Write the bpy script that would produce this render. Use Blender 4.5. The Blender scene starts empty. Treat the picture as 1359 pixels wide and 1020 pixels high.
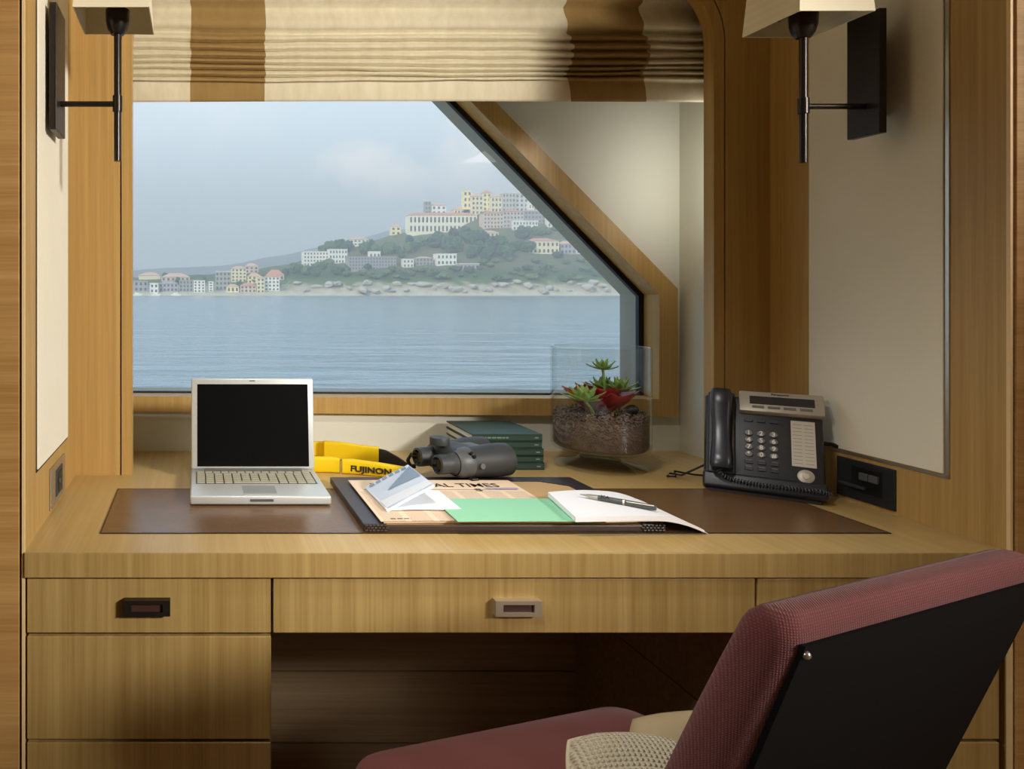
import bpy, bmesh, math, random
from mathutils import Matrix, Vector, noise
random.seed(7)
PI = math.pi
sc = bpy.context.scene
col = sc.collection

# ------------------------------------------------------------------ helpers
F, CX, CY, EYE = 950.0, 262.0, 388.0, 1.168        # focal length (px), vanishing point, eye height
def P(px, py, D):
    return Vector(((px - CX) / F * D, D, EYE - (py - CY) / F * D))
def X(px, D): return (px - CX) / F * D
def Z(py, D): return EYE - (py - CY) / F * D

MW = {}
def thing(name, label, cat, M=(0, 0, 0), group=None, kind=None):
    o = bpy.data.objects.new(name, None)
    col.objects.link(o)
    M = M if isinstance(M, Matrix) else Matrix.Translation(Vector(M))
    o.matrix_world = M
    o.empty_display_size = 0.05
    MW[o.name] = M.copy()
    tag(o, label, cat, group, kind)
    return o
def tag(o, label=None, cat=None, group=None, kind=None):
    if label: o['label'] = label
    if cat: o['category'] = cat
    if group: o['group'] = group
    if kind: o['kind'] = kind
    return o
def root_of(o):
    while o.parent: o = o.parent
    return o
def obj(name, bm, mat, parent=None, local=False, smooth=False, label=None):
    """link a bmesh as ONE object; world coordinates unless local"""
    me = bpy.data.meshes.new(name)
    if parent is not None and not local:
        r = root_of(parent)
        bm.transform(MW.get(r.name, Matrix.Identity(4)).inverted())
    bm.normal_update()
    bm.to_mesh(me); bm.free()
    mats = mat if isinstance(mat, (list, tuple)) else [mat]
    for m in mats: me.materials.append(m)
    if smooth:
        for p in me.polygons: p.use_smooth = True
        if smooth != True:
            me.set_sharp_from_angle(angle=math.radians(smooth))
    o = bpy.data.objects.new(name, me)
    col.objects.link(o)
    if parent is not None: o.parent = parent
    if label: o['label'] = label
    return o
def struct(name, bm, mat, parent=None, smooth=False):
    o = obj(name, bm, mat, parent, smooth=smooth)
    if parent is None: o['kind'] = 'structure'
    return o

def NB(): return bmesh.new()
def box(bm, x0, x1, y0, y1, z0, z1, bev=0.0, seg=2, M=None):
    t = bmesh.new()
    vs = [t.verts.new((x, y, z)) for x in (x0, x1) for y in (y0, y1) for z in (z0, z1)]
    for f in ((0, 1, 3, 2), (4, 6, 7, 5), (0, 4, 5, 1), (2, 3, 7, 6), (0, 2, 6, 4), (1, 5, 7, 3)):
        t.faces.new([vs[i] for i in f])
    bmesh.ops.recalc_face_normals(t, faces=t.faces)
    if bev > 0:
        bmesh.ops.bevel(t, geom=list(t.edges), offset=bev, segments=seg, affect='EDGES', profile=0.5)
    if M is not None: t.transform(M)
    merge(bm, t)
    return bm
def merge(bm, t):
    me = bpy.data.meshes.new('tmp')
    t.to_mesh(me); t.free()
    bm.from_mesh(me)
    bpy.data.meshes.remove(me)
def bx(*a, **k): return box(NB(), *a, **k)
def lathe(bm, prof, n=48, M=None, cap=True):
    """prof: list of (r,z)"""
    t = bmesh.new()
    rings = []
    for r, z in prof:
        if r < 1e-6: rings.append([t.verts.new((0, 0, z))])
        else: rings.append([t.verts.new((r * math.cos(2 * PI * i / n), r * math.sin(2 * PI * i / n), z)) for i in range(n)])
    for a, b in zip(rings, rings[1:]):
        for i in range(n):
            j = (i + 1) % n
            if len(a) == 1 and len(b) == 1: continue
            if len(a) == 1: t.faces.new((a[0], b[i], b[j]))
            elif len(b) == 1: t.faces.new((a[i], a[j], b[0]))
            else: t.faces.new((a[i], a[j], b[j], b[i]))
    if cap:
        for ring in (rings[0], rings[-1]):
            if len(ring) > 1: t.faces.new(ring)
    bmesh.ops.recalc_face_normals(t, faces=t.faces)
    if M is not None: t.transform(M)
    merge(bm, t)
    return bm
def cyl(bm, p0, p1, r, n=20, r1=None):
    p0, p1 = Vector(p0), Vector(p1)
    d = p1 - p0
    q = Vector((0, 0, 1)).rotation_difference(d.normalized()).to_matrix().to_4x4()
    return lathe(bm, [(r, 0), (r if r1 is None else r1, d.length)], n, Matrix.Translation(p0) @ q)
def tube(bm, pts, r, n=8):
    pts = [Vector(p) for p in pts]
    t = bmesh.new()
    rings = []
    prev = None
    for i, p in enumerate(pts):
        d = (pts[min(i + 1, len(pts) - 1)] - pts[max(i - 1, 0)]).normalized()
        if prev is None:
            a = d.orthogonal().normalized()
        else:
            a = (prev - d * prev.dot(d)).normalized()
        prev = a
        b = d.cross(a)
        rr = r[i] if isinstance(r, (list, tuple)) else r
        rings.append([t.verts.new(p + (a * math.cos(2 * PI * k / n) + b * math.sin(2 * PI * k / n)) * rr) for k in range(n)])
    for a, b in zip(rings, rings[1:]):
        for i in range(n):
            j = (i + 1) % n
            t.faces.new((a[i], a[j], b[j], b[i]))
    t.faces.new(rings[0]); t.faces.new(rings[-1])
    bmesh.ops.recalc_face_normals(t, faces=t.faces)
    merge(bm, t)
    return bm
def prism(bm, poly, y0, y1, axis='Y'):
    """extrude polygon. axis Y: poly (x,z); axis Z: poly (x,y); axis X: poly (y,z)"""
    t = bmesh.new()
    def mk(p, d):
        if axis == 'Y': return (p[0], d, p[1])
        if axis == 'Z': return (p[0], p[1], d)
        return (d, p[0], p[1])
    a = [t.verts.new(mk(p, y0)) for p in poly]
    b = [t.verts.new(mk(p, y1)) for p in poly]
    n = len(poly)
    t.faces.new(a); t.faces.new(b)
    for i in range(n):
        j = (i + 1) % n
        t.faces.new((a[i], a[j], b[j], b[i]))
    bmesh.ops.recalc_face_normals(t, faces=t.faces)
    merge(bm, t)
    return bm
def ring(bm, inner, outer, y0, y1, closed=True):
    """band between two outlines with equal counts in the XZ plane, y0 (front) to y1"""
    t = bmesh.new()
    n = len(inner)
    I0 = [t.verts.new((p[0], y0, p[1])) for p in inner]
    O0 = [t.verts.new((p[0], y0, p[1])) for p in outer]
    I1 = [t.verts.new((p[0], y1, p[1])) for p in inner]
    O1 = [t.verts.new((p[0], y1, p[1])) for p in outer]
    rng = range(n) if closed else range(n - 1)
    def fc(v):
        v2 = []
        for q in v:
            if all((q.co - w.co).length > 1e-7 for w in v2): v2.append(q)
        if len(v2) >= 3:
            try: t.faces.new(v2)
            except ValueError: pass
    for i in rng:
        j = (i + 1) % n
        fc((I0[i], I0[j], O0[j], O0[i])); fc((I1[i], O1[i], O1[j], I1[j]))
        fc((I0[i], I1[i], I1[j], I0[j])); fc((O0[i], O0[j], O1[j], O1[i]))
    if not closed:
        for i in (0, n - 1): fc((I0[i], O0[i], O1[i], I1[i]))
    bmesh.ops.remove_doubles(t, verts=t.verts, dist=1e-6)
    bmesh.ops.recalc_face_normals(t, faces=t.faces)
    merge(bm, t)
    return bm
def text_bm(s, size, depth=0.0002, M=None, align='CENTER', bold=0.0, sx=1.0, sp=1.0):
    cu = bpy.data.curves.new('t', 'FONT')
    cu.body = s; cu.size = size; cu.extrude = depth; cu.align_x = align; cu.align_y = 'CENTER'; cu.offset = bold
    cu.space_character = sp
    cu.resolution_u = 3
    o = bpy.data.objects.new('t', cu); col.objects.link(o)
    dg = bpy.context.evaluated_depsgraph_get()
    me = bpy.data.meshes.new_from_object(o.evaluated_get(dg))
    bpy.data.objects.remove(o); bpy.data.curves.remove(cu)
    bm = NB(); bm.from_mesh(me); bpy.data.meshes.remove(me)
    bm.transform(Matrix.Diagonal((sx, 1, 1, 1)))
    if M is not None: bm.transform(M)
    return bm

# ------------------------------------------------------------------ materials
def srgb(r, g, b):
    f = lambda c: (c / 255 / 12.92) if c / 255 <= 0.04045 else ((c / 255 + 0.055) / 1.055) ** 2.4
    return (f(r), f(g), f(b), 1)
def newmat(name):
    m = bpy.data.materials.new(name); m.use_nodes = True
    nt = m.node_tree
    return m, nt, nt.nodes['Principled BSDF']
def pbr(name, c, rough=0.5, metal=0.0, spec=0.5, bump=None, var=None, coat=0):
    m, nt, b = newmat(name)
    b.inputs['Base Color'].default_value = c
    b.inputs['Roughness'].default_value = rough
    b.inputs['Metallic'].default_value = metal
    b.inputs['Specular IOR Level'].default_value = spec
    if coat: b.inputs['Coat Weight'].default_value = coat
    tc = nt.nodes.new('ShaderNodeTexCoord')
    if var:                      # (scale, amount)
        n = nt.nodes.new('ShaderNodeTexNoise'); n.inputs['Scale'].default_value = var[0]; n.inputs['Detail'].default_value = 4
        nt.links.new(tc.outputs['Object'], n.inputs['Vector'])
        mx = nt.nodes.new('ShaderNodeMix'); mx.data_type = 'RGBA'
        k = var[1]
        mx.inputs['A'].default_value = (c[0] * (1 - k), c[1] * (1 - k), c[2] * (1 - k), 1)
        mx.inputs['B'].default_value = (min(1, c[0] * (1 + k)), min(1, c[1] * (1 + k)), min(1, c[2] * (1 + k)), 1)
        nt.links.new(n.outputs['Fac'], mx.inputs['Factor'])
        nt.links.new(mx.outputs['Result'], b.inputs['Base Color'])
    if bump:                     # (scale, strength, distance)
        n = nt.nodes.new('ShaderNodeTexNoise'); n.inputs['Scale'].default_value = bump[0]; n.inputs['Detail'].default_value = 3
        nt.links.new(tc.outputs['Object'], n.inputs['Vector'])
        bp = nt.nodes.new('ShaderNodeBump'); bp.inputs['Strength'].default_value = bump[1]; bp.inputs['Distance'].default_value = bump[2]
        nt.links.new(n.outputs['Fac'], bp.inputs['Height'])
        nt.links.new(bp.outputs['Normal'], b.inputs['Normal'])
    return m
def wood(name, light, dark, axis='Z', rough=0.42, freq=1.0, spec=0.35):
    m, nt, b = newmat(name)
    tc = nt.nodes.new('ShaderNodeTexCoord')
    s = {'X': (1.1, 70, 70), 'Y': (70, 1.1, 70), 'Z': (70, 70, 1.1)}[axis]
    def nz(k, det, off):
        mp = nt.nodes.new('ShaderNodeMapping')
        mp.inputs['Scale'].default_value = tuple(q * k * freq for q in s)
        mp.inputs['Location'].default_value = (off, off * 1.7, off * 0.6)
        nt.links.new(tc.outputs['Object'], mp.inputs['Vector'])
        n = nt.nodes.new('ShaderNodeTexNoise'); n.inputs['Scale'].default_value = 1; n.inputs['Detail'].default_value = det
        n.inputs['Roughness'].default_value = 0.62
        nt.links.new(mp.outputs['Vector'], n.inputs['Vector'])
        return n
    n1 = nz(1.0, 5, 3.1); n2 = nz(4.2, 3, 9.0); n3 = nz(0.12, 2, 21.0)
    a = nt.nodes.new('ShaderNodeMath'); a.operation = 'MULTIPLY_ADD'; a.inputs[1].default_value = 0.55
    nt.links.new(n1.outputs['Fac'], a.inputs[0])
    k2 = nt.nodes.new('ShaderNodeMath'); k2.operation = 'MULTIPLY_ADD'; k2.inputs[1].default_value = 0.32
    nt.links.new(n2.outputs['Fac'], k2.inputs[0])
    k3 = nt.nodes.new('ShaderNodeMath'); k3.operation = 'MULTIPLY'; k3.inputs[1].default_value = 0.16
    nt.links.new(n3.outputs['Fac'], k3.inputs[0])
    nt.links.new(k3.outputs[0], k2.inputs[2]); nt.links.new(k2.outputs[0], a.inputs[2])
    rp = nt.nodes.new('ShaderNodeValToRGB')
    rp.color_ramp.elements[0].position = 0.36; rp.color_ramp.elements[0].color = dark
    rp.color_ramp.elements[1].position = 0.66; rp.color_ramp.elements[1].color = light
    nt.links.new(a.outputs[0], rp.inputs['Fac'])
    nt.links.new(rp.outputs['Color'], b.inputs['Base Color'])
    bp = nt.nodes.new('ShaderNodeBump'); bp.inputs['Strength'].default_value = 0.12; bp.inputs['Distance'].default_value = 0.001
    nt.links.new(a.outputs[0], bp.inputs['Height']); nt.links.new(bp.outputs['Normal'], b.inputs['Normal'])
    b.inputs['Roughness'].default_value = rough
    b.inputs['Specular IOR Level'].default_value = spec
    return m
def weave(name, c1, c2, sx, sz, rough=0.9, strength=0.5, dist=0.001, uv=False, rot=0.0, wob=0.6):
    """woven cloth: two crossed wave textures"""
    m, nt, b = newmat(name)
    tc = nt.nodes.new('ShaderNodeTexCoord')
    out = tc.outputs['UV' if uv else 'Object']
    if rot:
        mpw = nt.nodes.new('ShaderNodeMapping'); mpw.inputs['Rotation'].default_value = (0, 0, rot)
        nt.links.new(out, mpw.inputs['Vector']); out = mpw.outputs['Vector']
    hs = []
    for d, s in (('X', sx), ('Y' if uv else 'Z', sz)):
        w = nt.nodes.new('ShaderNodeTexWave'); w.bands_direction = d; w.wave_profile = 'SIN'
        w.inputs['Scale'].default_value = s; w.inputs['Distortion'].default_value = wob; w.inputs['Detail'].default_value = 1
        nt.links.new(out, w.inputs['Vector']); hs.append(w)
    mu = nt.nodes.new('ShaderNodeMath'); mu.operation = 'MULTIPLY'
    nt.links.new(hs[0].outputs['Fac'], mu.inputs[0]); nt.links.new(hs[1].outputs['Fac'], mu.inputs[1])
    n = nt.nodes.new('ShaderNodeTexNoise'); n.inputs['Scale'].default_value = 9; n.inputs['Detail'].default_value = 4
    nt.links.new(tc.outputs['Object'], n.inputs['Vector'])
    ad = nt.nodes.new('ShaderNodeMath'); ad.operation = 'MULTIPLY_ADD'; ad.inputs[1].default_value = 0.6
    nt.links.new(mu.outputs[0], ad.inputs[0])
    sb = nt.nodes.new('ShaderNodeMath'); sb.operation = 'MULTIPLY'; sb.inputs[1].default_value = 0.6
    nt.links.new(n.outputs['Fac'], sb.inputs[0]); nt.links.new(sb.outputs[0], ad.inputs[2])
    mx = nt.nodes.new('ShaderNodeMix'); mx.data_type = 'RGBA'
    mx.inputs['A'].default_value = c1; mx.inputs['B'].default_value = c2
    nt.links.new(ad.outputs[0], mx.inputs['Factor']); nt.links.new(mx.outputs['Result'], b.inputs['Base Color'])
    bp = nt.nodes.new('ShaderNodeBump'); bp.inputs['Strength'].default_value = strength; bp.inputs['Distance'].default_value = dist
    nt.links.new(mu.outputs[0], bp.inputs['Height']); nt.links.new(bp.outputs['Normal'], b.inputs['Normal'])
    b.inputs['Roughness'].default_value = rough; b.inputs['Specular IOR Level'].default_value = 0.15
    b.inputs['Sheen Weight'].default_value = 0.15
    return m
def thin_glass(name, tint=(1, 1, 1, 1), edge=0.35, ior=1.45, base=0.0, rough=0.0):
    m, nt, b = newmat(name)
    nt.nodes.remove(b)
    o = nt.nodes['Material Output']
    tr = nt.nodes.new('ShaderNodeBsdfTransparent'); tr.inputs['Color'].default_value = tint
    gl = nt.nodes.new('ShaderNodeBsdfGlossy'); gl.inputs['Roughness'].default_value = rough
    fr = nt.nodes.new('ShaderNodeFresnel'); fr.inputs['IOR'].default_value = ior
    mx = nt.nodes.new('ShaderNodeMixShader')
    ad = nt.nodes.new('ShaderNodeMath'); ad.operation = 'MULTIPLY_ADD'; ad.inputs[1].default_value = edge; ad.inputs[2].default_value = base
    ge = nt.nodes.new('ShaderNodeNewGeometry')
    fb = nt.nodes.new('ShaderNodeMath'); fb.operation = 'SUBTRACT'; fb.inputs[0].default_value = 1.0
    nt.links.new(ge.outputs['Backfacing'], fb.inputs[1])
    mf = nt.nodes.new('ShaderNodeMath'); mf.operation = 'MULTIPLY'
    nt.links.new(fr.outputs[0], ad.inputs[0]); nt.links.new(ad.outputs[0], mf.inputs[0]); nt.links.new(fb.outputs[0], mf.inputs[1])
    nt.links.new(mf.outputs[0], mx.inputs[0])
    nt.links.new(tr.outputs[0], mx.inputs[1]); nt.links.new(gl.outputs[0], mx.inputs[2])
    nt.links.new(mx.outputs[0], o.inputs['Surface'])
    return m

OAK_L, OAK_D = srgb(192, 156, 94), srgb(164, 128, 70)
M = {}
M['oak_v'] = wood('oak vertical', OAK_L, OAK_D, 'Z')
M['oak_h'] = wood('oak horizontal', srgb(190, 150, 92), srgb(156, 114, 62), 'X', freq=0.8)
M['oak_d'] = wood('oak depth', srgb(198, 168, 110), srgb(180, 148, 90), 'Y', rough=0.34)
M['oak_drawer'] = wood('oak drawer', srgb(184, 156, 98), srgb(150, 120, 66), 'Z', freq=0.9)
M['oak_light'] = pbr('oak lipping', srgb(226, 196, 142), 0.45, var=(60, 0.06))
M['oak_dark'] = wood('stained kneehole board', srgb(170, 146, 114), srgb(140, 116, 88), 'X')  # greyer and a little darker than the niche oak
M['gap'] = pbr('shadow gap', srgb(40, 28, 18), 0.8)
M['cream_fabric'] = weave('cream wall cloth', srgb(226, 217, 192), srgb(240, 232, 212), 420, 420, strength=0.15, dist=0.0004)
M['paint'] = pbr('off white paint', srgb(214, 212, 196), 0.6, bump=(160, 0.04, 0.001))
M['ceiling'] = pbr('ceiling paint', srgb(226, 220, 204), 0.8)
M['carpet'] = pbr('carpet', srgb(186, 168, 140), 1.0, spec=0.1, bump=(500, 0.5, 0.004), var=(120, 0.15))
M['roomwall'] = wood('cabin panelling', srgb(176, 134, 84), srgb(140, 100, 58), 'Z')
M['black'] = pbr('black', srgb(14, 14, 15), 0.45)
M['gasket'] = pbr('black rubber', srgb(12, 13, 15), 0.6)
M['bronze'] = pbr('dark bronze', srgb(44, 38, 34), 0.38, metal=0.5)
M['bronze_hi'] = pbr('dark bronze rod', srgb(50, 44, 40), 0.3, metal=0.6)
M['shade'] = weave('lamp shade linen', srgb(226, 214, 180), srgb(240, 231, 204), 300, 300, strength=0.1, dist=0.0005)
M['steel'] = pbr('brushed steel', srgb(190, 184, 172), 0.33, metal=0.9)
M['nickel'] = pbr('satin nickel', srgb(205, 190, 165), 0.38, metal=0.75)
M['leather'] = pbr('brown leather', srgb(110, 80, 50), 0.27, spec=0.8, bump=(420, 0.08, 0.001), var=(14, 0.08))
M['silver'] = pbr('laptop aluminium', srgb(206, 208, 204), 0.38, metal=0.35)
M['trackpad'] = pbr('grey trackpad', srgb(150, 152, 152), 0.5)
M['silver2'] = pbr('laptop key', srgb(176, 172, 152), 0.5, metal=0.1)
M['screen'] = pbr('dark screen', srgb(12, 12, 15), 0.22, spec=0.35)
M['dkleather'] = pbr('aubergine leather', srgb(46, 38, 42), 0.34, bump=(500, 0.1, 0.001))
M['croc'] = pbr('croc leather', srgb(56, 42, 34), 0.4, bump=(130, 0.4, 0.002))
M['brownhide'] = pbr('dark brown hide', srgb(62, 45, 36), 0.4, bump=(500, 0.08, 0.001))
M['tan'] = pbr('tan blotter card', srgb(196, 160, 108), 0.7)
M['green_card'] = pbr('mint card', srgb(150, 214, 172), 0.7)
M['white_paper'] = pbr('white paper', srgb(244, 244, 246), 0.7)
M['page_edge'] = pbr('page edge', srgb(242, 242, 236), 0.8, bump=(900, 0.3, 0.0006))
M['book'] = pbr('dark green cloth', srgb(40, 66, 54), 0.6, bump=(700, 0.1, 0.0004))
M['bookmark'] = pbr('faded print', srgb(128, 142, 130), 0.6)
M['rubber'] = pbr('grey rubber armour', srgb(54, 56, 56), 0.55, bump=(300, 0.1, 0.001))
M['rubber2'] = pbr('mid grey plate', srgb(82, 84, 83), 0.45)
M['lens'] = pbr('lens', srgb(10, 12, 14), 0.2, spec=0.4)
M['yellow'] = pbr('yellow foam', srgb(238, 200, 20), 0.55, spec=0.3, var=(30, 0.05))
M['webbing'] = pbr('black webbing', srgb(30, 26, 26), 0.7)
M['ink'] = pbr('ink', srgb(34, 32, 34), 0.7)
M['navy'] = pbr('navy', srgb(40, 48, 90), 0.6)
M['phone'] = pbr('phone plastic', srgb(34, 35, 40), 0.42)
M['phone2'] = pbr('handset plastic', srgb(44, 46, 54), 0.3)
M['phone_silver'] = pbr('phone silver', srgb(184, 176, 160), 0.4, metal=0.2)
M['cord'] = pbr('cord', srgb(70, 72, 80), 0.25)
M['lcd'] = pbr('lcd', srgb(58, 56, 56), 0.25)
M['key_grey'] = pbr('clear key', srgb(118, 116, 112), 0.3)
M['label_card'] = pbr('label card', srgb(206, 198, 182), 0.6)
M['label_line'] = pbr('label rule', srgb(150, 142, 128), 0.7)
M['digit'] = pbr('digit', srgb(232, 230, 224), 0.5)
M['maroon'] = weave('maroon corduroy', srgb(86, 43, 42), srgb(122, 71, 69), 150, 150, strength=0.6, dist=0.0015, rot=0.785, wob=0.2)
M['maroon_rib'] = weave('maroon ribbed seat cloth', srgb(100, 53, 50), srgb(138, 86, 82), 75, 0.001, strength=0.6, dist=0.0015, wob=0.2)
M['chairback'] = pbr('black hide', srgb(11, 11, 13), 0.7, spec=0.12)
M['walnut'] = wood('dark walnut', srgb(70, 46, 30), srgb(44, 28, 18), 'Z')
M['waffle'] = weave('cream waffle', srgb(176, 164, 134), srgb(230, 221, 196), 5.2, 5.2, strength=1.0, dist=0.004, uv=True, wob=0.1)
M['olive'] = pbr('beige cotton', srgb(166, 150, 116), 0.85, bump=(300, 0.15, 0.001))
M['red'] = pbr('red leaf', srgb(150, 26, 30), 0.4, var=(30, 0.25))
M['leafgreen'] = pbr('succulent green', srgb(138, 172, 88), 0.45, var=(40, 0.25))
M['gravel'] = pbr('brown clay gravel', srgb(116, 98, 84), 0.85, var=(70, 0.35))
M['soil'] = pbr('dark soil', srgb(76, 62, 52), 0.95, bump=(200, 0.6, 0.004), var=(80, 0.25))
M['pane'] = thin_glass('window pane', (0.97, 0.985, 0.98, 1), 0.5, 1.4)
def clear_glass(name, k):
    m, nt, b = newmat(name); nt.nodes.remove(b)
    g = nt.nodes.new('ShaderNodeBsdfGlass'); g.inputs['IOR'].default_value = 1.45; g.inputs['Roughness'].default_value = 0.0
    g.inputs['Color'].default_value = (0.97, 0.985, 0.975, 1)
    t = nt.nodes.new('ShaderNodeBsdfTransparent'); t.inputs['Color'].default_value = (0.97, 0.98, 0.975, 1)
    x = nt.nodes.new('ShaderNodeMixShader'); x.inputs[0].default_value = k
    nt.links.new(t.outputs[0], x.inputs[1]); nt.links.new(g.outputs[0], x.inputs[2])
    nt.links.new(x.outputs[0], nt.nodes['Material Output'].inputs['Surface'])
    return m
M['vase'] = thin_glass('vase glass', (0.965, 0.972, 0.968, 1), 1.3, 1.45, 0.012)
M['vase_foot'] = thin_glass('vase foot glass', (0.94, 0.95, 0.945, 1), 1.5, 1.45, 0.05, rough=0.03)

M['hull'] = pbr('grey hull laminate', srgb(158, 156, 146), 0.7, spec=0.2)
# ------------------------------------------------------------------ camera
cam = bpy.data.cameras.new('camera')
cam.sensor_fit = 'HORIZONTAL'; cam.sensor_width = 36.0
cam.lens = F * 36.0 / 1359.0
cam.shift_x = (679.5 - CX) / 1359.0
cam.shift_y = -(510.0 - CY) / 1359.0
cam.clip_start = 0.02; cam.clip_end = 20000
co = bpy.data.objects.new('camera', cam); col.objects.link(co)
co.location = (0, 0, EYE); co.rotation_euler = (PI / 2, 0, 0)
sc.camera = co

# ------------------------------------------------------------------ setting
XL, XR = -0.2787, 1.312            # niche side walls
YF, YC, YB, YG = 1.151, 1.64, 1.89, 1.945   # desk front, columns, window wall, glass
TOP = 2.25
DT = 0.75                          # desk top height
struct('floor', bx(-1.8, 3.2, -2.4, 2.045, -0.06, 0.0), M['carpet'])
struct('ceiling', bx(-1.8, 3.2, -2.4, 2.045, TOP, TOP + 0.06), M['ceiling'])
struct('wall_front', bx(-1.8, 3.2, -2.46, -2.4, 0, TOP), M['roomwall'])
struct('wall_port', bx(-1.86, -1.8, -2.4, 2.045, 0, TOP), M['roomwall'])
struct('wall_starboard', bx(3.2, 3.26, -2.4, 2.045, 0, TOP), M['roomwall'])
struct('wall_left', bx(XL - 0.06, XL, 1.158, YB, 0, TOP), M['oak_v'])
struct('wall_right', bx(XR, XR + 0.06, 1.158, YC + 0.035, 0, TOP), M['oak_v'])
# front pilasters either side of the niche, veneer lying across
struct('trim_1', bx(-1.8, -0.2868, 1.150, 1.20, 0, TOP, bev=0.001), M['oak_h'])
struct('trim_2', bx(1.3165, 3.2, 1.150, 1.20, 0, TOP, bev=0.001), M['oak_h'])
struct('trim_3', bx(-0.2826, XL + 0.0003, 1.152, 1.158, 0, TOP), M['oak_light'])
struct('trim_4', bx(1.3085, 1.3125, 1.152, 1.158, 0, TOP), M['oak_light'])
struct('trim_5', bx(-0.2868, -0.2826, 1.157, 1.19, 0, TOP), M['gap'])
struct('trim_6', bx(1.3125, 1.3165, 1.157, 1.19, 0, TOP), M['gap'])

# portal round the window recess, rounded upper corners
def portal(off, n=12):
    xl, xr, zt, R = -0.1502 - off, 1.1825 + off, 1.905 + off, 0.16 + off
    pts = [(xl, DT), (xl, zt - R)]
    for i in range(1, n + 1):
        a = PI - i * PI / 2 / n
        pts.append((xl + R + R * math.cos(a), zt - R + R * math.sin(a)))
    for i in range(0, n + 1):
        a = PI / 2 - i * PI / 2 / n
        pts.append((xr - R + R * math.cos(a), zt - R + R * math.sin(a)))
    pts.append((xr, DT))
    return pts
p0, p1, p2 = portal(0), portal(0.0235), portal(0.0270)
struct('trim_7', ring(NB(), p0, p1, YC - 0.001, YC + 0.032, closed=False), M['oak_v'])
nq = len(p2)
outer = []
for i, (x, z) in enumerate(p2):
    if i <= 1: outer.append((XL, z))
    elif i >= nq - 2: outer.append((XR, z))
    else: outer.append((XL if i < 8 else (XR if i > nq - 9 else x), TOP))
struct('trim_8', ring(NB(), p2, outer, YC, YC + 0.03, closed=False), M['oak_v'])
struct('trim_9', ring(NB(), p1, p2, YC + 0.012, YC + 0.03, closed=False), M['gap'])

# window wall, frame, gasket, panes
def wpoly(xr, zbl, zbr, zc, xl=-0.268, zt=2.06):
    return [(xl, zbl), (xr, zbr), (xr, zc), (xr - (zt - zc) * 0.976, zt), (xl, zt)]
fin = wpoly(1.2066, 0.8977, 0.8900, 1.1625)
fout = wpoly(1.2553, 0.8585, 0.8425, 1.178, xl=-0.2785, zt=2.10)
XW = 1.273
rect = [(XL - 0.01, 0.0), (XW, 0.0), (XW, 1.178), (XW, TOP), (XL - 0.01, TOP)]
struct('wall_back', ring(NB(), fout, rect, YB, YB + 0.05), M['paint'])
struct('wall_recess', bx(XW, XW + 0.05, YC + 0.032, YB + 0.05, 0, TOP), M['paint'])
hull = [(-1.86, -0.1), (3.26, -0.1), (3.26, 1.2), (3.26, TOP + 0.1), (-1.86, TOP + 0.1)]
struct('wall_hull', ring(NB(), fin, hull, YG + 0.004, 2.045), M['hull'])
win = thing('window_1', None, None, ((fin[0][0] + fin[1][0]) / 2, YG, 0.9), kind='structure')
bmf = ring(NB(), fin, fout, 1.87, YB + 0.002)
ring(bmf, fin, [(x * 1.0 + (0.006 if i in (1, 2, 3) else -0.006 if i in (0, 4) else 0), z + (0.006 if i > 2 else -0.006)) for i, (x, z) in enumerate(fin)], YB + 0.002, YG)
obj('window_frame', bmf, M['oak_v'], win)
gin = wpoly(1.2066 - 0.0135, 0.8977 + 0.004, 0.8900 + 0.004, 1.1625 + 0.003 - 0.0, zt=2.06)
gin[3] = (fin[3][0] - 0.019, 2.06)
gin[2] = (gin[2][0], 1.1625 - 0.005)
obj('gasket', ring(NB(), gin, fin, YG - 0.010, YG + 0.004), M['gasket'], win)
obj('window_pane', prism(NB(), fin, YG - 0.002, YG + 0.0), M['pane'], win)

# fabric wall panels with a fine reveal round them
t = thing('wall_panel', 'bright cream cloth wall panel on the left side of the desk niche', 'wall panel', (XL, 1.38, 1.5))
obj('cloth_face', bx(XL, XL + 0.004, 1.238, 1.521, 0.862, TOP - 0.02, bev=0.0012), M['cream_fabric'], t)
obj('edge_reveal', bx(XL, XL + 0.0012, 1.234, 1.527, 0.857, TOP - 0.02), M['gap'], t)
t = thing('wall_panel', 'tall shaded cloth wall panel beside the telephone, right wall of the niche', 'wall panel', (XR, 1.39, 1.5))
obj('cloth_face', bx(XR - 0.004, XR, 1.256, 1.532, 0.850, TOP - 0.02, bev=0.0012), M['cream_fabric'], t)
bm = bx(XR - 0.0025, XR, 1.2475, 1.2535, 0.846, TOP - 0.02)
box(bm, XR - 0.0025, XR, 1.2475, 1.537, 0.843, 0.8475)
obj('metal_edge', bm, M['steel'], t, label='polished metal edging strip')

# ------------------------------------------------------------------ worktop and cabinets
t = thing('worktop', 'long oak desk top running across the niche under the window', 'desk top', (0.5, YF, DT))
poly = [(XL, YF), (XR, YF), (XR, YC), (XW, YC), (XW, YB), (XL, YB)]
obj('top_board', prism(NB(), poly, DT - 0.0385, DT, 'Z'), M['oak_d'], t)
bm = bx(XL + 0.001, XR - 0.001, YF - 0.003, YF, DT - 0.0395, DT + 0.0002, bev=0.0008)
obj('front_edge', bm, M['oak_drawer'], t, label='oak edge band with upright grain')
obj('leather_inlay', bx(-0.1675, 1.201, 1.243, 1.521, DT, DT + 0.0012, bev=0.0004), M['leather'], t, label='brown leather inlay')
bm = NB()
for (a, b_, c, d) in ((-0.1695, 1.203, 1.2405, 1.243), (-0.1695, 1.203, 1.521, 1.5225), (-0.1695, -0.1675, 1.243, 1.521), (1.201, 1.203, 1.243, 1.521)):
    box(bm, a, b_, c, d, DT - 0.0002, DT + 0.0015)
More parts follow.
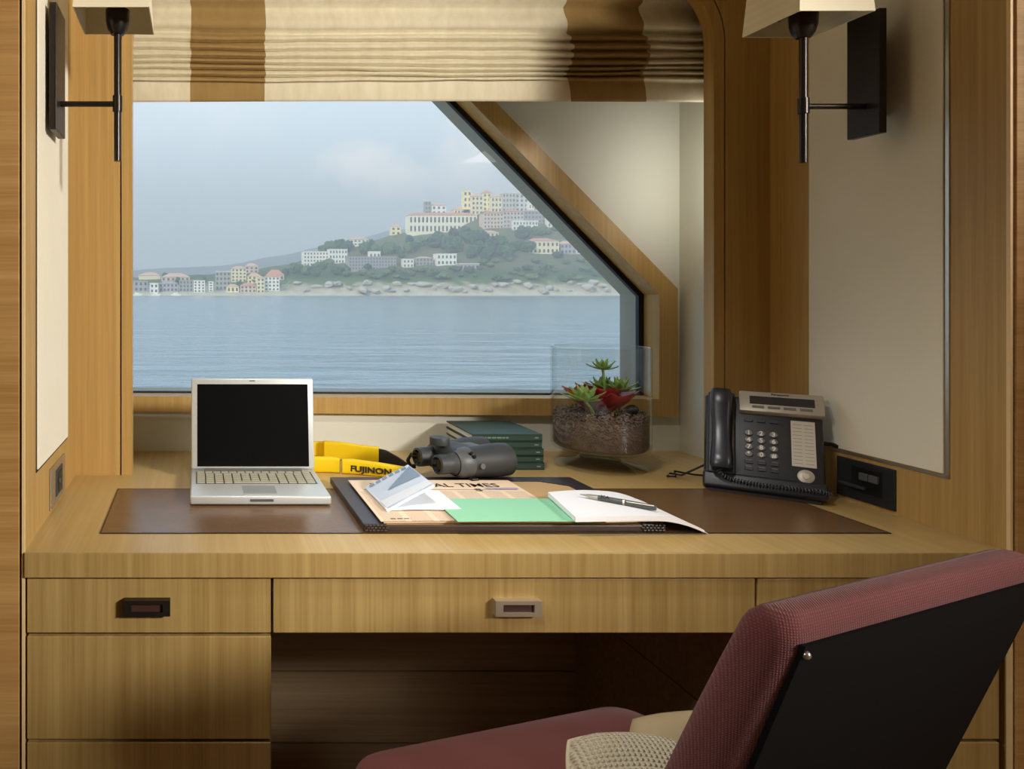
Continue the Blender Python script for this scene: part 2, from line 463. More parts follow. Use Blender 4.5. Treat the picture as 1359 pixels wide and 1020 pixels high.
obj('inlay_strip', bm, M['bronze_hi'], t, label='thin metal strip round the leather')

YD = 1.156
def handle(parent, px, py, mat, rec):
    x, z = X(px, 1.143), Z(py, 1.143)
    w, h = 0.037, 0.0125
    o = [(x - w, z - h), (x + w, z - h), (x + w, z + h), (x - w, z + h)]
    i_ = [(x - w + 0.012, z - h + 0.006), (x + w - 0.012, z - h + 0.006), (x + w - 0.012, z + h - 0.006), (x - w + 0.012, z + h - 0.006)]
    hd = obj('handle', ring(NB(), i_, o, YD - 0.013, YD), mat, parent, label=None)
    obj('finger_recess', bx(i_[0][0], i_[1][0], YD - 0.009, YD - 0.001, i_[0][1], i_[2][1]), rec, hd)
    return hd
M['recess'] = pbr('handle recess', srgb(64, 40, 30), 0.5)
def cabinet(label, x0, x1, zs, handles):
    t = thing('drawer_cabinet', label, 'drawer cabinet', ((x0 + x1) / 2, YD, 0.0))
    obj('body', bx(x0, x1, YD + 0.0185, YC - 0.01, 0.06, DT - 0.041), M['oak_drawer'], t)
    obj('plinth', bx(x0, x1, YD + 0.05, YC - 0.02, 0.0, 0.06), M['gap'], t)
    for k, (z1, z0) in enumerate(zs):
        d = obj('drawer', bx(x0 + 0.001, x1 - 0.001, YD, YD + 0.018, z0, z1, bev=0.0012), M['oak_drawer'], t)
        if k in handles: handle(d, *handles[k])
    return t
cabinet('left oak drawer cabinet below the laptop end of the desk', -0.2762, 0.1195, [(0.7065, 0.6185), (0.6128, 0.4470), (0.4415, 0.27), (0.265, 0.075)],
        {0: (195, 807.5, M['bronze'], M['recess'])})  # same metal as the centre pull; dark bronze paints in its dark reflection
cabinet('right oak drawer cabinet mostly hidden behind the chair', 0.9035, 1.296, [(0.7065, 0.6185), (0.6128, 0.4470), (0.4415, 0.27), (0.265, 0.075)], {})
t = thing('drawer_unit', 'wide shallow centre drawer hung under the desk top over the kneehole', 'drawer', (0.51, YD, 0.62))
obj('drawer_box', bx(0.121, 0.902, YD + 0.0185, 1.60, 0.622, DT - 0.041), M['oak_drawer'], t)
d = obj('drawer_front', bx(0.1225, 0.9005, YD, YD + 0.018, 0.6185, 0.7065, bev=0.0012), M['oak_drawer'], t)
handle(d, 689, 808, M['nickel'], M['recess'])
bm = NB()
for z0, z1 in ((0.0, 0.093), (0.097, 0.2645), (0.2685, 0.71)):
    box(bm, 0.1195, 0.9035, 1.706, 1.72, z0, z1)
box(bm, 0.1195, 0.9035, 1.712, 1.73, 0, 0.71)
struct('trim_10', bm, M['oak_dark'])
bm = NB()
for x0, x1 in ((0.1195, 0.122), (0.9010, 0.9035)):
    for z0, z1 in ((0.06, 0.432), (0.436, 0.615)):
        box(bm, x0, x1, YD + 0.03, 1.706, z0, z1)
struct('trim_11', bm, M['oak_dark'])

# ------------------------------------------------------------------ wall plates
def socket_plate(label, x, sgn, y0, y1, buttons):
    t = thing('wall_outlet', label, 'wall outlet', (x, (y0 + y1) / 2, 0.795))
    q = lambda a, b_: (min(x + sgn * a, x + sgn * b_), max(x + sgn * a, x + sgn * b_))
    m = M['phone'] if buttons else M['steel']
    obj('cover_plate', bx(*q(0, 0.004), y0, y1, 0.757, 0.835, bev=0.001), m, t)
    if buttons:
        obj('button_well', bx(*q(0.004, 0.005), 1.368, 1.43, 0.775, 0.823), M['black'], t)
        for y in (1.372, 1.392):
            obj('button', bx(*q(0.005, 0.010), y, y + 0.018, 0.800, 0.814, bev=0.001), M['rubber2'], t)
        obj('card_slot', bx(*q(0.004, 0.009), 1.40, 1.456, 0.781, 0.787, bev=0.001), M['rubber'], t)
    else:
        obj('socket_insert', bx(*q(0.004, 0.0055), 1.39, 1.452, 0.771, 0.822, bev=0.0005), M['rubber'], t)
        obj('socket_opening', bx(*q(0.0055, 0.0062), 1.403, 1.437, 0.778, 0.815), M['black'], t)
        cyl(bmk := NB(), (x + sgn * 0.0062, 1.415, 0.797), (x + sgn * 0.008, 1.415, 0.797), 0.005)
        obj('socket_pin', bmk, M['rubber2'], t)
socket_plate('steel framed socket plate on the left wall below the cream panel', XL, 1, 1.345, 1.487, False)
socket_plate('black switch plate with two buttons on the right wall beside the telephone', XR, -1, 1.343, 1.465, True)

# ------------------------------------------------------------------ wall lamps
def sconce(label, wall_x, sgn, face_x, rod_x, D, yp0, yp1):
    t = thing('wall_lamp', label, 'wall lamp', (wall_x, D, 1.55))
    zt, zb, zj = 1.644, 1.411, Z(138, 1.325)
    q = lambda a, b_: (min(a, b_), max(a, b_))
    obj('back_plate', bx(*q(face_x, face_x - sgn * 0.014), yp0, yp1, 1.461, 1.690, bev=0.0015), M['bronze'], t)
    obj('wall_mount', bx(*q(face_x - sgn * 0.014, wall_x), yp1 - 0.018, yp1 - 0.003, 1.500, 1.650), M['bronze'], t)
    bm = NB(); cyl(bm, (face_x, D, zj), (rod_x, D, zj), 0.0052)
    obj('arm', bm, M['bronze_hi'], t, smooth=35)
    bm = NB(); cyl(bm, (rod_x, D, zb), (rod_x, D, zt + 0.002), 0.0066)
    obj('rod', bm, M['bronze_hi'], t, smooth=35)
    bm = NB(); cyl(bm, (rod_x, D, zj - 0.014), (rod_x, D, zj + 0.015), 0.0092)
    obj('collar', bm, M['bronze_hi'], t, smooth=35)
    bm = lathe(NB(), [(0.0066, 0), (0.012, 0.001), (0.018, 0.010), (0.0215, 0.024), (0.0225, 0.045), (0.0, 0.045)], 28, Matrix.Translation((rod_x, D, zt)))
    obj('lamp_cup', bm, M['bronze_hi'], t, smooth=40)
    bm = lathe(NB(), [(0.0, 0), (0.012, 0), (0.018, 0.03), (0.014, 0.06), (0, 0.07)], 20, Matrix.Translation((rod_x, D, zt + 0.045)))
    obj('bulb', bm, M['white_paper'], t, smooth=True)
    # square tapered shade, open below and above
    zs, s0, s1, h = 1.6695, 0.0675, 0.056, 0.17
    bm = NB()
    rings_ = []
    for (s, z) in ((s0, zs), (s1, zs + h), (s1 - 0.002, zs + h), (s0 - 0.002, zs)):
        rings_.append([bm.verts.new((rod_x + a * s + 0.004 * -sgn, D + b_ * s, z)) for a, b_ in ((-1, -1), (1, -1), (1, 1), (-1, 1))])
    for k in range(4):
        A, B = rings_[k], rings_[(k + 1) % 4]
        for i in range(4):
            bm.faces.new((A[i], A[(i + 1) % 4], B[(i + 1) % 4], B[i]))
    bmesh.ops.recalc_face_normals(bm, faces=bm.faces)
    obj('lamp_shade', bm, M['shade'], t)
    bm = NB()
    for a in ((-1, 0), (1, 0), (0, -1), (0, 1)):
        cyl(bm, (rod_x, D, zt + 0.06), (rod_x + a[0] * 0.064 + 0.004 * -sgn, D + a[1] * 0.064, zt + 0.055), 0.0012, 8)
    obj('shade_carrier', bm, M['bronze'], t)
sconce('square shaded bronze wall lamp on the left wall over the laptop', XL + 0.004, 1, -0.2526, -0.148, 1.325, 1.285, 1.368)
sconce('square shaded bronze wall lamp on the right wall above the telephone', XR - 0.004, -1, 1.250, 1.136, 1.342, 1.312, 1.378)

# ------------------------------------------------------------------ roman blind
m, nt, b = newmat('striped linen')
uvn = nt.nodes.new('ShaderNodeUVMap')
sep = nt.nodes.new('ShaderNodeSeparateXYZ'); nt.links.new(uvn.outputs[0], sep.inputs[0])
def gate(a, b_):
    g = nt.nodes.new('ShaderNodeMath'); g.operation = 'GREATER_THAN'; g.inputs[1].default_value = a
    l = nt.nodes.new('ShaderNodeMath'); l.operation = 'LESS_THAN'; l.inputs[1].default_value = b_
    mu = nt.nodes.new('ShaderNodeMath'); mu.operation = 'MULTIPLY'
    nt.links.new(sep.outputs['X'], g.inputs[0]); nt.links.new(sep.outputs['X'], l.inputs[0])
    nt.links.new(g.outputs[0], mu.inputs[0]); nt.links.new(l.outputs[0], mu.inputs[1])
    return mu
g1, g2 = gate(X(253, 1.70), X(352, 1.70)), gate(X(757, 1.70), X(858, 1.70))
ad = nt.nodes.new('ShaderNodeMath'); ad.operation = 'ADD'
nt.links.new(g1.outputs[0], ad.inputs[0]); nt.links.new(g2.outputs[0], ad.inputs[1])
nz = nt.nodes.new('ShaderNodeTexNoise'); nz.inputs['Scale'].default_value = 55; nz.inputs['Detail'].default_value = 5
mp = nt.nodes.new('ShaderNodeMapping'); mp.inputs['Scale'].default_value = (1, 1, 0.25)
tc = nt.nodes.new('ShaderNodeTexCoord'); nt.links.new(tc.outputs['Object'], mp.inputs[0]); nt.links.new(mp.outputs[0], nz.inputs[0])
ca = nt.nodes.new('ShaderNodeMix'); ca.data_type = 'RGBA'; ca.inputs['A'].default_value = srgb(198, 186, 154); ca.inputs['B'].default_value = srgb(226, 216, 188)
cb = nt.nodes.new('ShaderNodeMix'); cb.data_type = 'RGBA'; cb.inputs['A'].default_value = srgb(140, 112, 66); cb.inputs['B'].default_value = srgb(160, 131, 82)
nt.links.new(nz.outputs['Fac'], ca.inputs['Factor']); nt.links.new(nz.outputs['Fac'], cb.inputs['Factor'])
cm = nt.nodes.new('ShaderNodeMix'); cm.data_type = 'RGBA'
nt.links.new(ad.outputs[0], cm.inputs['Factor']); nt.links.new(ca.outputs['Result'], cm.inputs['A']); nt.links.new(cb.outputs['Result'], cm.inputs['B'])
nt.links.new(cm.outputs['Result'], b.inputs['Base Color'])
b.inputs['Roughness'].default_value = 0.9; b.inputs['Specular IOR Level'].default_value = 0.1
bp = nt.nodes.new('ShaderNodeBump'); bp.inputs['Strength'].default_value = 0.35; bp.inputs['Distance'].default_value = 0.003
nt.links.new(nz.outputs['Fac'], bp.inputs['Height']); nt.links.new(bp.outputs['Normal'], b.inputs['Normal'])
M['blind'] = m
def blind():
    DB = 1.70
    crease_px = [-75, -34, 7, 41.5, 54, 65, 75, 83.5, 91, 99, 107]
    hem = 134.5
    x0, x1, nx = -0.235, 1.245, 260
    bm = NB()
    uv = bm.loops.layers.uv.new('UVMap')
    rows = []
    def crease(i, x):
        z = Z(crease_px[i], DB)
        if i >= 3:
            z += 0.006 * noise.noise((x * 2.2, i * 0.35, 1.0)) + 0.0025 * noise.noise((x * 9, i * 3.7, 5.0))
            z += 0.012 * math.exp(-((x + 0.15) / 0.22) ** 2) * (i - 11) / 8.0 * -0.4
        return z
    stripe = []
    for i in range(len(crease_px)):
        last = i == len(crease_px) - 1
        K = 8
        for k in range(K if not last else K + 1):
            s = k / K
            row = []
            for j in range(nx + 1):
                x = x0 + (x1 - x0) * j / nx
                za = crease(i, x)
                zb = crease(i + 1, x) if not last else Z(hem, DB) + 0.0015 * math.sin(x * 3)
                big = i < 3
                amp = 0.018 if big else 0.016
                if last: amp = 0.004
                # fold hangs over the one beneath: deepest near its lower lip
                prof = math.sin(PI * 0.9 * s ** 1.8) if not last else math.sin(PI * s * 0.9 + 0.2) * 0.8
                yy = DB + 0.012 - amp * prof + 0.002 * noise.noise((x * 7, i * 1.9, s))
                if last: yy = DB + 0.004 - 0.004 * prof
                z = za + (zb - za) * s - (0 if last else 0.0045 * s ** 3)
                sh = 0.010 * math.sin(i * 0.9 + s * 0.7) + 0.004 * noise.noise((i * 2.3, x, 3)) if x > 0.6 else 0.0015 * math.sin(i * 2.1)
                v = bm.verts.new((x, yy, z)); row.append(v); stripe.append((x + sh))
            rows.append(row)
    bm.verts.index_update()
    for a, b_ in zip(rows, rows[1:]):
        for j in range(nx):
            f = bm.faces.new((a[j], b_[j], b_[j + 1], a[j + 1]))
            f.smooth = True
            for lp in f.loops:
                lp[uv].uv = (stripe[lp.vert.index], lp.vert.co.z)
    bmesh.ops.recalc_face_normals(bm, faces=bm.faces)
    o = obj('roman_blind', bm, M['blind'], smooth=True)
    md = o.modifiers.new('cloth thickness', 'SOLIDIFY'); md.thickness = 0.0015; md.offset = 1
    tag(o, 'cream roman blind with two tan stripes, gathered in folds over the window', 'blind')
blind()

# ------------------------------------------------------------------ laptop
def laptop():
    xl, xr, yf, yb = -0.0147, 0.262, 1.398, 1.617
    t = thing('laptop', 'open silver laptop with a dark screen on the left of the desk', 'laptop', ((xl + xr) / 2, 1.5, DT))
    base_z = DT + 0.0012
    obj('base', bx(xl, xr, yf, yb, base_z + 0.002, base_z + 0.0195, bev=0.004, seg=3), M['silver'], t, smooth=40)
    for fx in (xl + 0.025, xr - 0.025):
        for fy in (yf + 0.02, yb - 0.02):
            bm = NB(); cyl(bm, (fx, fy, base_z), (fx, fy, base_z + 0.003), 0.006, 12)
            obj('rubber_foot', bm, M['black'], t)
    zt = base_z + 0.0195
    obj('keyboard_well', bx(xl + 0.012, xr - 0.012, 1.487, 1.586, zt, zt + 0.0004), M['rubber'], t)
    kw = (xr - xl - 0.028) / 13
    proto = None
    for r in range(6):
        n = 13 if r else 14
        w = (xr - xl - 0.028) / n
        y = 1.489 + (5 - r) * 0.0162
        for k in range(n):
            x = xl + 0.014 + k * w
            if r == 5 and 4 <= k <= 8:
                if k == 4: obj('space_bar', bx(x, x + 5 * w - 0.0022, y, y + 0.0138, zt + 0.0004, zt + 0.0026, bev=0.0006), M['silver2'], t)
                continue
            if proto is None or proto[1] != n:
                o = obj('key', bx(0, w - 0.0022, 0, 0.0138, 0, 0.0022, bev=0.0006), M['silver2'], t, local=True)
                proto = (o, n)
            else:
                o = proto[0].copy(); col.objects.link(o); o.parent = t
            o.location = MW[t.name].inverted() @ Vector((x, y, zt + 0.0004))
    obj('trackpad', bx(0.0915, 0.158, 1.418, 1.472, zt, zt + 0.0005), M['trackpad'], t)
    obj('trackpad_button', bx(0.0915, 0.158, 1.405, 1.4165, zt, zt + 0.0007), M['silver'], t)
    obj('lid_latch', bx(0.103, 0.149, yf - 0.0008, yf + 0.002, base_z + 0.0085, base_z + 0.0135, bev=0.0006), M['rubber2'], t)
    # lid leaning back a little
    a = math.radians(7)
    T = Matrix.Translation((0, 1.592, zt + 0.002)) @ Matrix.Rotation(-a, 4, 'X')
    lid = obj('lid', bx(xl + 0.001, xr - 0.001, 0, 0.009, 0.003, 0.203, bev=0.0035, seg=3, M=T), M['silver'], t, smooth=40)
    obj('screen', bx(xl + 0.0145, xr - 0.0135, -0.0006, 0.001, 0.0085, 0.190, M=T), M['screen'], t, label='switched off black screen')
    bm = NB(); cyl(bm, (xl + 0.03, 1.592, zt + 0.002), (xr - 0.03, 1.592, zt + 0.002), 0.004)
    obj('hinge', bm, M['rubber2'], t)
    obj('camera_mark', bx(0.117, 0.130, -0.0006, 0.001, 0.1965, 0.1985, M=T), M['rubber'], lid)
laptop()

# ------------------------------------------------------------------ desk blotter, papers
BL = DT + 0.0012
t = thing('desk_blotter', 'dark leather desk blotter with tan card lying in the middle of the desk', 'desk blotter', (0.55, 1.4, BL))
bx0, bx1, by0, by1, bz = 0.290, 0.816, 1.247, 1.566, BL + 0.0135
bm = bx(bx0, bx1, by0, by1, BL, bz - 0.002, bev=0.0015)
obj('base_board', bm, M['brownhide'], t)
def corner_poly(x0, x1, y0, y1, w, c):
    # frame inner outline with cut corners
    return [(x0 + w, y0 + w + c), (x0 + w + c, y0 + w), (x1 - w - c, y0 + w), (x1 - w, y0 + w + c), (x1 - w, y1 - w - c), (x1 - w - c, y1 - w), (x0 + w + c, y1 - w), (x0 + w, y1 - w - c)]
obj('tan_card', prism(NB(), [(bx0 + 0.03, by0 + 0.004), (bx1 - 0.03, by0 + 0.004), (bx1 - 0.03, by1 - 0.03), (bx0 + 0.03, by1 - 0.03)], bz - 0.0025, bz - 0.0012, 'Z'), M['tan'], t)
obj('side_band', bx(bx0, bx0 + 0.04, by0 + 0.001, by1, bz - 0.002, bz, bev=0.0007), M['dkleather'], t)
obj('side_band', bx(bx1 - 0.04, bx1, by0 + 0.001, by1, bz - 0.002, bz, bev=0.0007), M['dkleather'], t)
obj('back_band', prism(NB(), [(bx0 + 0.04, by1), (bx1 - 0.04, by1), (bx1 - 0.04, by1 - 0.07), (bx1 - 0.085, by1 - 0.035), (bx0 + 0.085, by1 - 0.035), (bx0 + 0.04, by1 - 0.07)], bz - 0.002, bz, 'Z'), M['dkleather'], t)
for s, xx in ((1, bx0), (-1, bx1)):
    bm = NB()
    for r in range(3):
        for k in range(6):
            cx_ = xx + s * (0.004 + k * 0.0066 + (r % 2) * 0.003)
            box(bm, cx_ - 0.003, cx_ + 0.003, by0 - 0.002, by0 + 0.003, BL + 0.0006 + r * 0.0042, BL + 0.0044 + r * 0.0042, bev=0.0012)
    obj('braided_corner', bm, M['croc'], t)

# newspaper: folded salmon broadsheet
m, nt, b = newmat('newsprint')
tc = nt.nodes.new('ShaderNodeTexCoord')
w1 = nt.nodes.new('ShaderNodeTexNoise'); w1.inputs['Scale'].default_value = 1; w1.inputs['Detail'].default_value = 2
mpn = nt.nodes.new('ShaderNodeMapping'); mpn.inputs['Scale'].default_value = (260, 420, 1)
nt.links.new(tc.outputs['Object'], mpn.inputs[0]); nt.links.new(mpn.outputs[0], w1.inputs[0])
w2 = nt.nodes.new('ShaderNodeTexWave'); w2.bands_direction = 'Y'; w2.inputs['Scale'].default_value = 95; nt.links.new(tc.outputs['Object'], w2.inputs[0])
w3 = nt.nodes.new('ShaderNodeTexWave'); w3.bands_direction = 'X'; w3.inputs['Scale'].default_value = 6.5; nt.links.new(tc.outputs['Object'], w3.inputs[0])
mul = nt.nodes.new('ShaderNodeMath'); mul.operation = 'MULTIPLY'; nt.links.new(w1.outputs['Fac'], mul.inputs[0]); nt.links.new(w2.outputs['Fac'], mul.inputs[1])
gt = nt.nodes.new('ShaderNodeMath'); gt.operation = 'LESS_THAN'; gt.inputs[1].default_value = 0.9; nt.links.new(w3.outputs['Fac'], gt.inputs[0])
mu2 = nt.nodes.new('ShaderNodeMath'); mu2.operation = 'MULTIPLY'; nt.links.new(mul.outputs[0], mu2.inputs[0]); nt.links.new(gt.outputs[0], mu2.inputs[1])
sp_ = nt.nodes.new('ShaderNodeSeparateXYZ'); nt.links.new(tc.outputs['Object'], sp_.inputs[0])
bel = nt.nodes.new('ShaderNodeMath'); bel.operation = 'LESS_THAN'; bel.inputs[1].default_value = 0.045; nt.links.new(sp_.outputs['Y'], bel.inputs[0])
mu3 = nt.nodes.new('ShaderNodeMath'); mu3.operation = 'MULTIPLY'; nt.links.new(mu2.outputs[0], mu3.inputs[0]); nt.links.new(bel.outputs[0], mu3.inputs[1])
mxn = nt.nodes.new('ShaderNodeMix'); mxn.data_type = 'RGBA'; mxn.inputs['A'].default_value = srgb(240, 214, 184); mxn.inputs['B'].default_value = srgb(150, 122, 104)
nt.links.new(mu3.outputs[0], mxn.inputs['Factor']); nt.links.new(mxn.outputs['Result'], b.inputs['Base Color'])
b.inputs['Roughness'].default_value = 0.85
M['news'] = m
M['news_pink'] = pbr('plain newsprint', srgb(238, 212, 184), 0.85)
M['lilac'] = pbr('lilac ink', srgb(176, 164, 186), 0.8)
NZ = bz
t = thing('newspaper', 'folded salmon pink broadsheet newspaper lying on the blotter', 'newspaper', (0.49, 1.39, NZ))
def sheet(x0, x1, y0, y1, z, th, wob, nx=24, ny=16, skew=0.0, lift=None):
    bm = NB()
    top, bot = [], []
    for j in range(ny + 1):
        ra, rb = [], []
        for i in range(nx + 1):
            u, v = i / nx, j / ny
            x = x0 + (x1 - x0) * u + skew * v
            y = y0 + (y1 - y0) * v
            h = wob * (0.5 + 0.5 * noise.noise((u * 3 + x0 * 9, v * 2, z * 50))) * min(1, 4 * u) * min(1, 4 * (1 - u))
            if lift: h += lift(u, v)
            ra.append(bm.verts.new((x, y, z + h + th))); rb.append(bm.verts.new((x, y, z + h)))
        top.append(ra); bot.append(rb)
    for j in range(ny):
        for i in range(nx):
            bm.faces.new((top[j][i], top[j][i + 1], top[j + 1][i + 1], top[j + 1][i]))
            bm.faces.new((bot[j][i], bot[j + 1][i], bot[j + 1][i + 1], bot[j][i + 1]))
    for j in range(ny):
        bm.faces.new((top[j][0], top[j + 1][0], bot[j + 1][0], bot[j][0]))
        bm.faces.new((top[j][nx], bot[j][nx], bot[j + 1][nx], top[j + 1][nx]))
    for i in range(nx):
        bm.faces.new((top[0][i], bot[0][i], bot[0][i + 1], top[0][i + 1]))
        bm.faces.new((top[ny][i], top[ny][i + 1], bot[ny][i + 1], bot[ny][i]))
    bmesh.ops.recalc_face_normals(bm, faces=bm.faces)
    return bm
obj('inner_pages', sheet(0.326, 0.655, 1.252, 1.515, NZ, 0.0028, 0.001), M['news_pink'], t, smooth=30)
obj('front_page', sheet(0.320, 0.660, 1.249, 1.520, NZ + 0.0038, 0.0012, 0.0012), M['news'], t, smooth=30)
zt = NZ + 0.0060
bm = text_bm('FINANCIAL TIMES', 0.038, 0.0001, None, bold=0.0001)
xs_ = [v.co.x for v in bm.verts]
bm.transform(Matrix.Translation((0.4894, 1.476, zt)) @ Matrix.Diagonal((0.262 / (max(xs_) - min(xs_)), 1, 1, 1)) @ Matrix.Translation((-(max(xs_) + min(xs_)) / 2, 0, 0)))
obj('masthead', bm, M['ink'], t)
obj('rule_line', bx(0.335, 0.645, 1.4435, 1.4445, zt, zt + 0.0002), M['ink'], t)
obj('colour_strip', bx(0.585, 0.65, 1.447, 1.458, zt, zt + 0.0002), M['lilac'], t)
bm = text_bm('S', 0.024, 0.0001, Matrix.Translation((0.566, 1.4405, zt)), bold=0.0005, sx=1.4)
obj('emblem', bm, M['ink'], t)
bm = NB()
for k in range(9):
    box(bm, 0.34 + k * 0.012, 0.34 + k * 0.012 + 0.009, 1.258, 1.262, zt - 0.0008, zt - 0.0004)
obj('headline', bm, M['ink'], t)

# brochure: flat white leaves with a sprung picture cover
M['skyblue'] = pbr('print pale blue', srgb(216, 228, 242), 0.45)
M['slate'] = pbr('print slate', srgb(134, 152, 172), 0.45)
M['cloudy'] = pbr('print cloud', srgb(236, 240, 246), 0.45)
t = thing('brochure', 'small blue and white brochure with its cover sprung open on the newspaper', 'brochure', (0.41, 1.37, NZ))
ZB = NZ + 0.0065
F0, L0 = Vector((0.343, 1.300, ZB + 0.002)), Vector((0.339, 1.450, ZB + 0.002))
obj('inner_leaves', sheet(0.343, 0.480, 1.302, 1.425, ZB - 0.0005, 0.004, 0.001, lift=lambda u, v: 0.002 * math.sin(PI * u)), M['white_paper'], t, smooth=30)
R0 = Vector((0.436, 1.319, ZB + 0.043)); T0 = R0 + (L0 - F0) + Vector((0, 0.0, 0.001))
def cover_pt(u, v, n=0.0):
    a = F0.lerp(L0, v); b_ = R0.lerp(T0, v)
    p = a.lerp(b_, u) + Vector((0, 0, 0.0012 * math.sin(PI * u)))
    nn = (R0 - F0).cross(L0 - F0).normalized()
    return p + nn * n
def cover_patch(uvs, n, th=0.0004):
    bm = NB()
    a = [bm.verts.new(cover_pt(u, v, n)) for u, v in uvs]; b_ = [bm.verts.new(cover_pt(u, v, n - th)) for u, v in uvs]
    bm.faces.new(a); bm.faces.new(b_[::-1])
    for i in range(len(a)):
        j = (i + 1) % len(a); bm.faces.new((a[i], b_[i], b_[j], a[j]))
    bmesh.ops.recalc_face_normals(bm, faces=bm.faces)
    return bm
bm = NB()
N = 10
g = [[[bm.verts.new(cover_pt(i / N, j / N, q)) for i in range(N + 1)] for j in range(N + 1)] for q in (0.0, -0.005)]
for j in range(N):
    for i in range(N):
        bm.faces.new((g[0][j][i], g[0][j][i + 1], g[0][j + 1][i + 1], g[0][j + 1][i]))
        bm.faces.new((g[1][j][i], g[1][j + 1][i], g[1][j + 1][i + 1], g[1][j][i + 1]))
for i in range(N):
    bm.faces.new((g[0][0][i], g[1][0][i], g[1][0][i + 1], g[0][0][i + 1])); bm.faces.new((g[0][N][i], g[0][N][i + 1], g[1][N][i + 1], g[1][N][i]))
    bm.faces.new((g[0][i][0], g[0][i + 1][0], g[1][i + 1][0], g[1][i][0])); bm.faces.new((g[0][i][N], g[1][i][N], g[1][i + 1][N], g[0][i + 1][N]))
bmesh.ops.recalc_face_normals(bm, faces=bm.faces)
cov = obj('cover', bm, M['skyblue'], t, smooth=40)
obj('cover_picture', cover_patch([(0.28, 0.50), (0.98, 0.44), (0.98, 0.90), (0.70, 0.74)], 0.0019), M['slate'], cov)
obj('cover_picture', cover_patch([(0.03, 0.03), (0.97, 0.03), (0.97, 0.22), (0.03, 0.30)], 0.0019), M['cloudy'], cov)
for k in range(6):
    u = 0.08 + k * 0.145
    obj('title_mark', cover_patch([(u, 0.89), (u + 0.10, 0.89), (u + 0.10, 0.955), (u, 0.955)], 0.0019), M['slate'], cov)

# mint card
t = obj('folder', sheet(0.447, 0.690, 1.228, 1.372, NZ + 0.0078, 0.0008, 0.0012, skew=0.004, lift=lambda u, v: 0.0022 * (1 - v)), M['green_card'], smooth=30)
tag(t, 'plain mint green card folder tucked under the white notepad', 'folder')
# notepad, right edge drooping to the desk
t = thing('notepad', 'open white notepad with blank pages lying beside the green folder', 'notepad', (0.77, 1.3, BL))
def droop(u, v): return -0.020 * max(0, (u - 0.62) / 0.38) ** 2 - 0.004 * (1 - v) * max(0, u - 0.5)
def pad(x0, x1, y0, y1, z, th, dr, k=0):
    bm = NB(); nx, ny = 28, 12; top = []; bot = []
    for j in range(ny + 1):
        a = []; b_ = []
        for i in range(nx + 1):
            u, v = i / nx, j / ny
            x = x0 + (x1 - x0) * u + 0.028 * v * (1 - u) - 0.01 * u * v
            y = y0 + (y1 - y0) * v + (0.010 * math.sin(PI * min(1, u * 1.3)) * v) + 0.012 * u * (1 - v)
            h = dr(u, v)
            a.append(bm.verts.new((x, y, z + th * (1 - 0.5 * u) + h + 0.003 * math.sin(PI * u)))); b_.append(bm.verts.new((x, y, z + h)))
        top.append(a); bot.append(b_)
    for j in range(ny):
        for i in range(nx):
            bm.faces.new((top[j][i], top[j][i + 1], top[j + 1][i + 1], top[j + 1][i])); bm.faces.new((bot[j][i], bot[j + 1][i], bot[j + 1][i + 1], bot[j][i + 1]))
        bm.faces.new((top[j][0], top[j + 1][0], bot[j + 1][0], bot[j][0])); bm.faces.new((top[j][nx], bot[j][nx], bot[j + 1][nx], top[j + 1][nx]))
    for i in range(nx):
        bm.faces.new((top[0][i], bot[0][i], bot[0][i + 1], top[0][i + 1])); bm.faces.new((top[ny][i], top[ny][i + 1], bot[ny][i + 1], bot[ny][i]))
    bmesh.ops.recalc_face_normals(bm, faces=bm.faces)
    return bm
PZ = NZ + 0.0125
obj('page_block', pad(0.644, 0.872, 1.219, 1.372, PZ, 0.0085, droop), M['white_paper'], t, smooth=30)
obj('back_leaf', pad(0.70, 0.885, 1.226, 1.36, PZ - 0.003, 0.002, lambda u, v: droop(u, v) * 1.15), M['white_paper'], t, smooth=30)

t = thing('pen', 'silver ballpoint pen with black lettering resting on the white notepad', 'pen', (0.75, 1.29, PZ))
a, b_ = Vector((0.712, 1.332, PZ + 0.0155)), Vector((0.803, 1.252, PZ + 0.0138))
d = (b_ - a).normalized()
bm = tube(NB(), [a, a + d * 0.008, a + d * 0.016, a + d * 0.03], [0.0008, 0.0018, 0.0036, 0.0046], 16)
obj('tip', bm, M['steel'], t, smooth=40)
bm = tube(NB(), [a + d * 0.03, a + d * 0.068, a + d * 0.116, a + d * 0.121], [0.0046, 0.0052, 0.0050, 0.0036], 16)
obj('barrel', bm, M['rubber2'], t, smooth=40)
obj('clip', tube(NB(), [a + d * 0.075 + Vector((-.002, -.004, .003)), a + d * 0.117 + Vector((-.002, -.004, .004))], 0.0013, 8), M['steel'], t)
obj('ring_band', tube(NB(), [a + d * 0.070, a + d * 0.073], 0.0056, 16), M['steel'], t)
ex = d; ez = Vector((-0.25, -0.65, 0.75)); ez = (ez - ex * ez.dot(ex)).normalized(); ey = ez.cross(ex)
TM = Matrix.Translation(a + d * 0.042 + ez * 0.0050) @ Matrix((ex, ey, ez)).transposed().to_4x4()
obj('lettering', text_bm('KA', 0.0085, 0.0002, TM, bold=0.0002, sx=1.3), M['ink'], t)

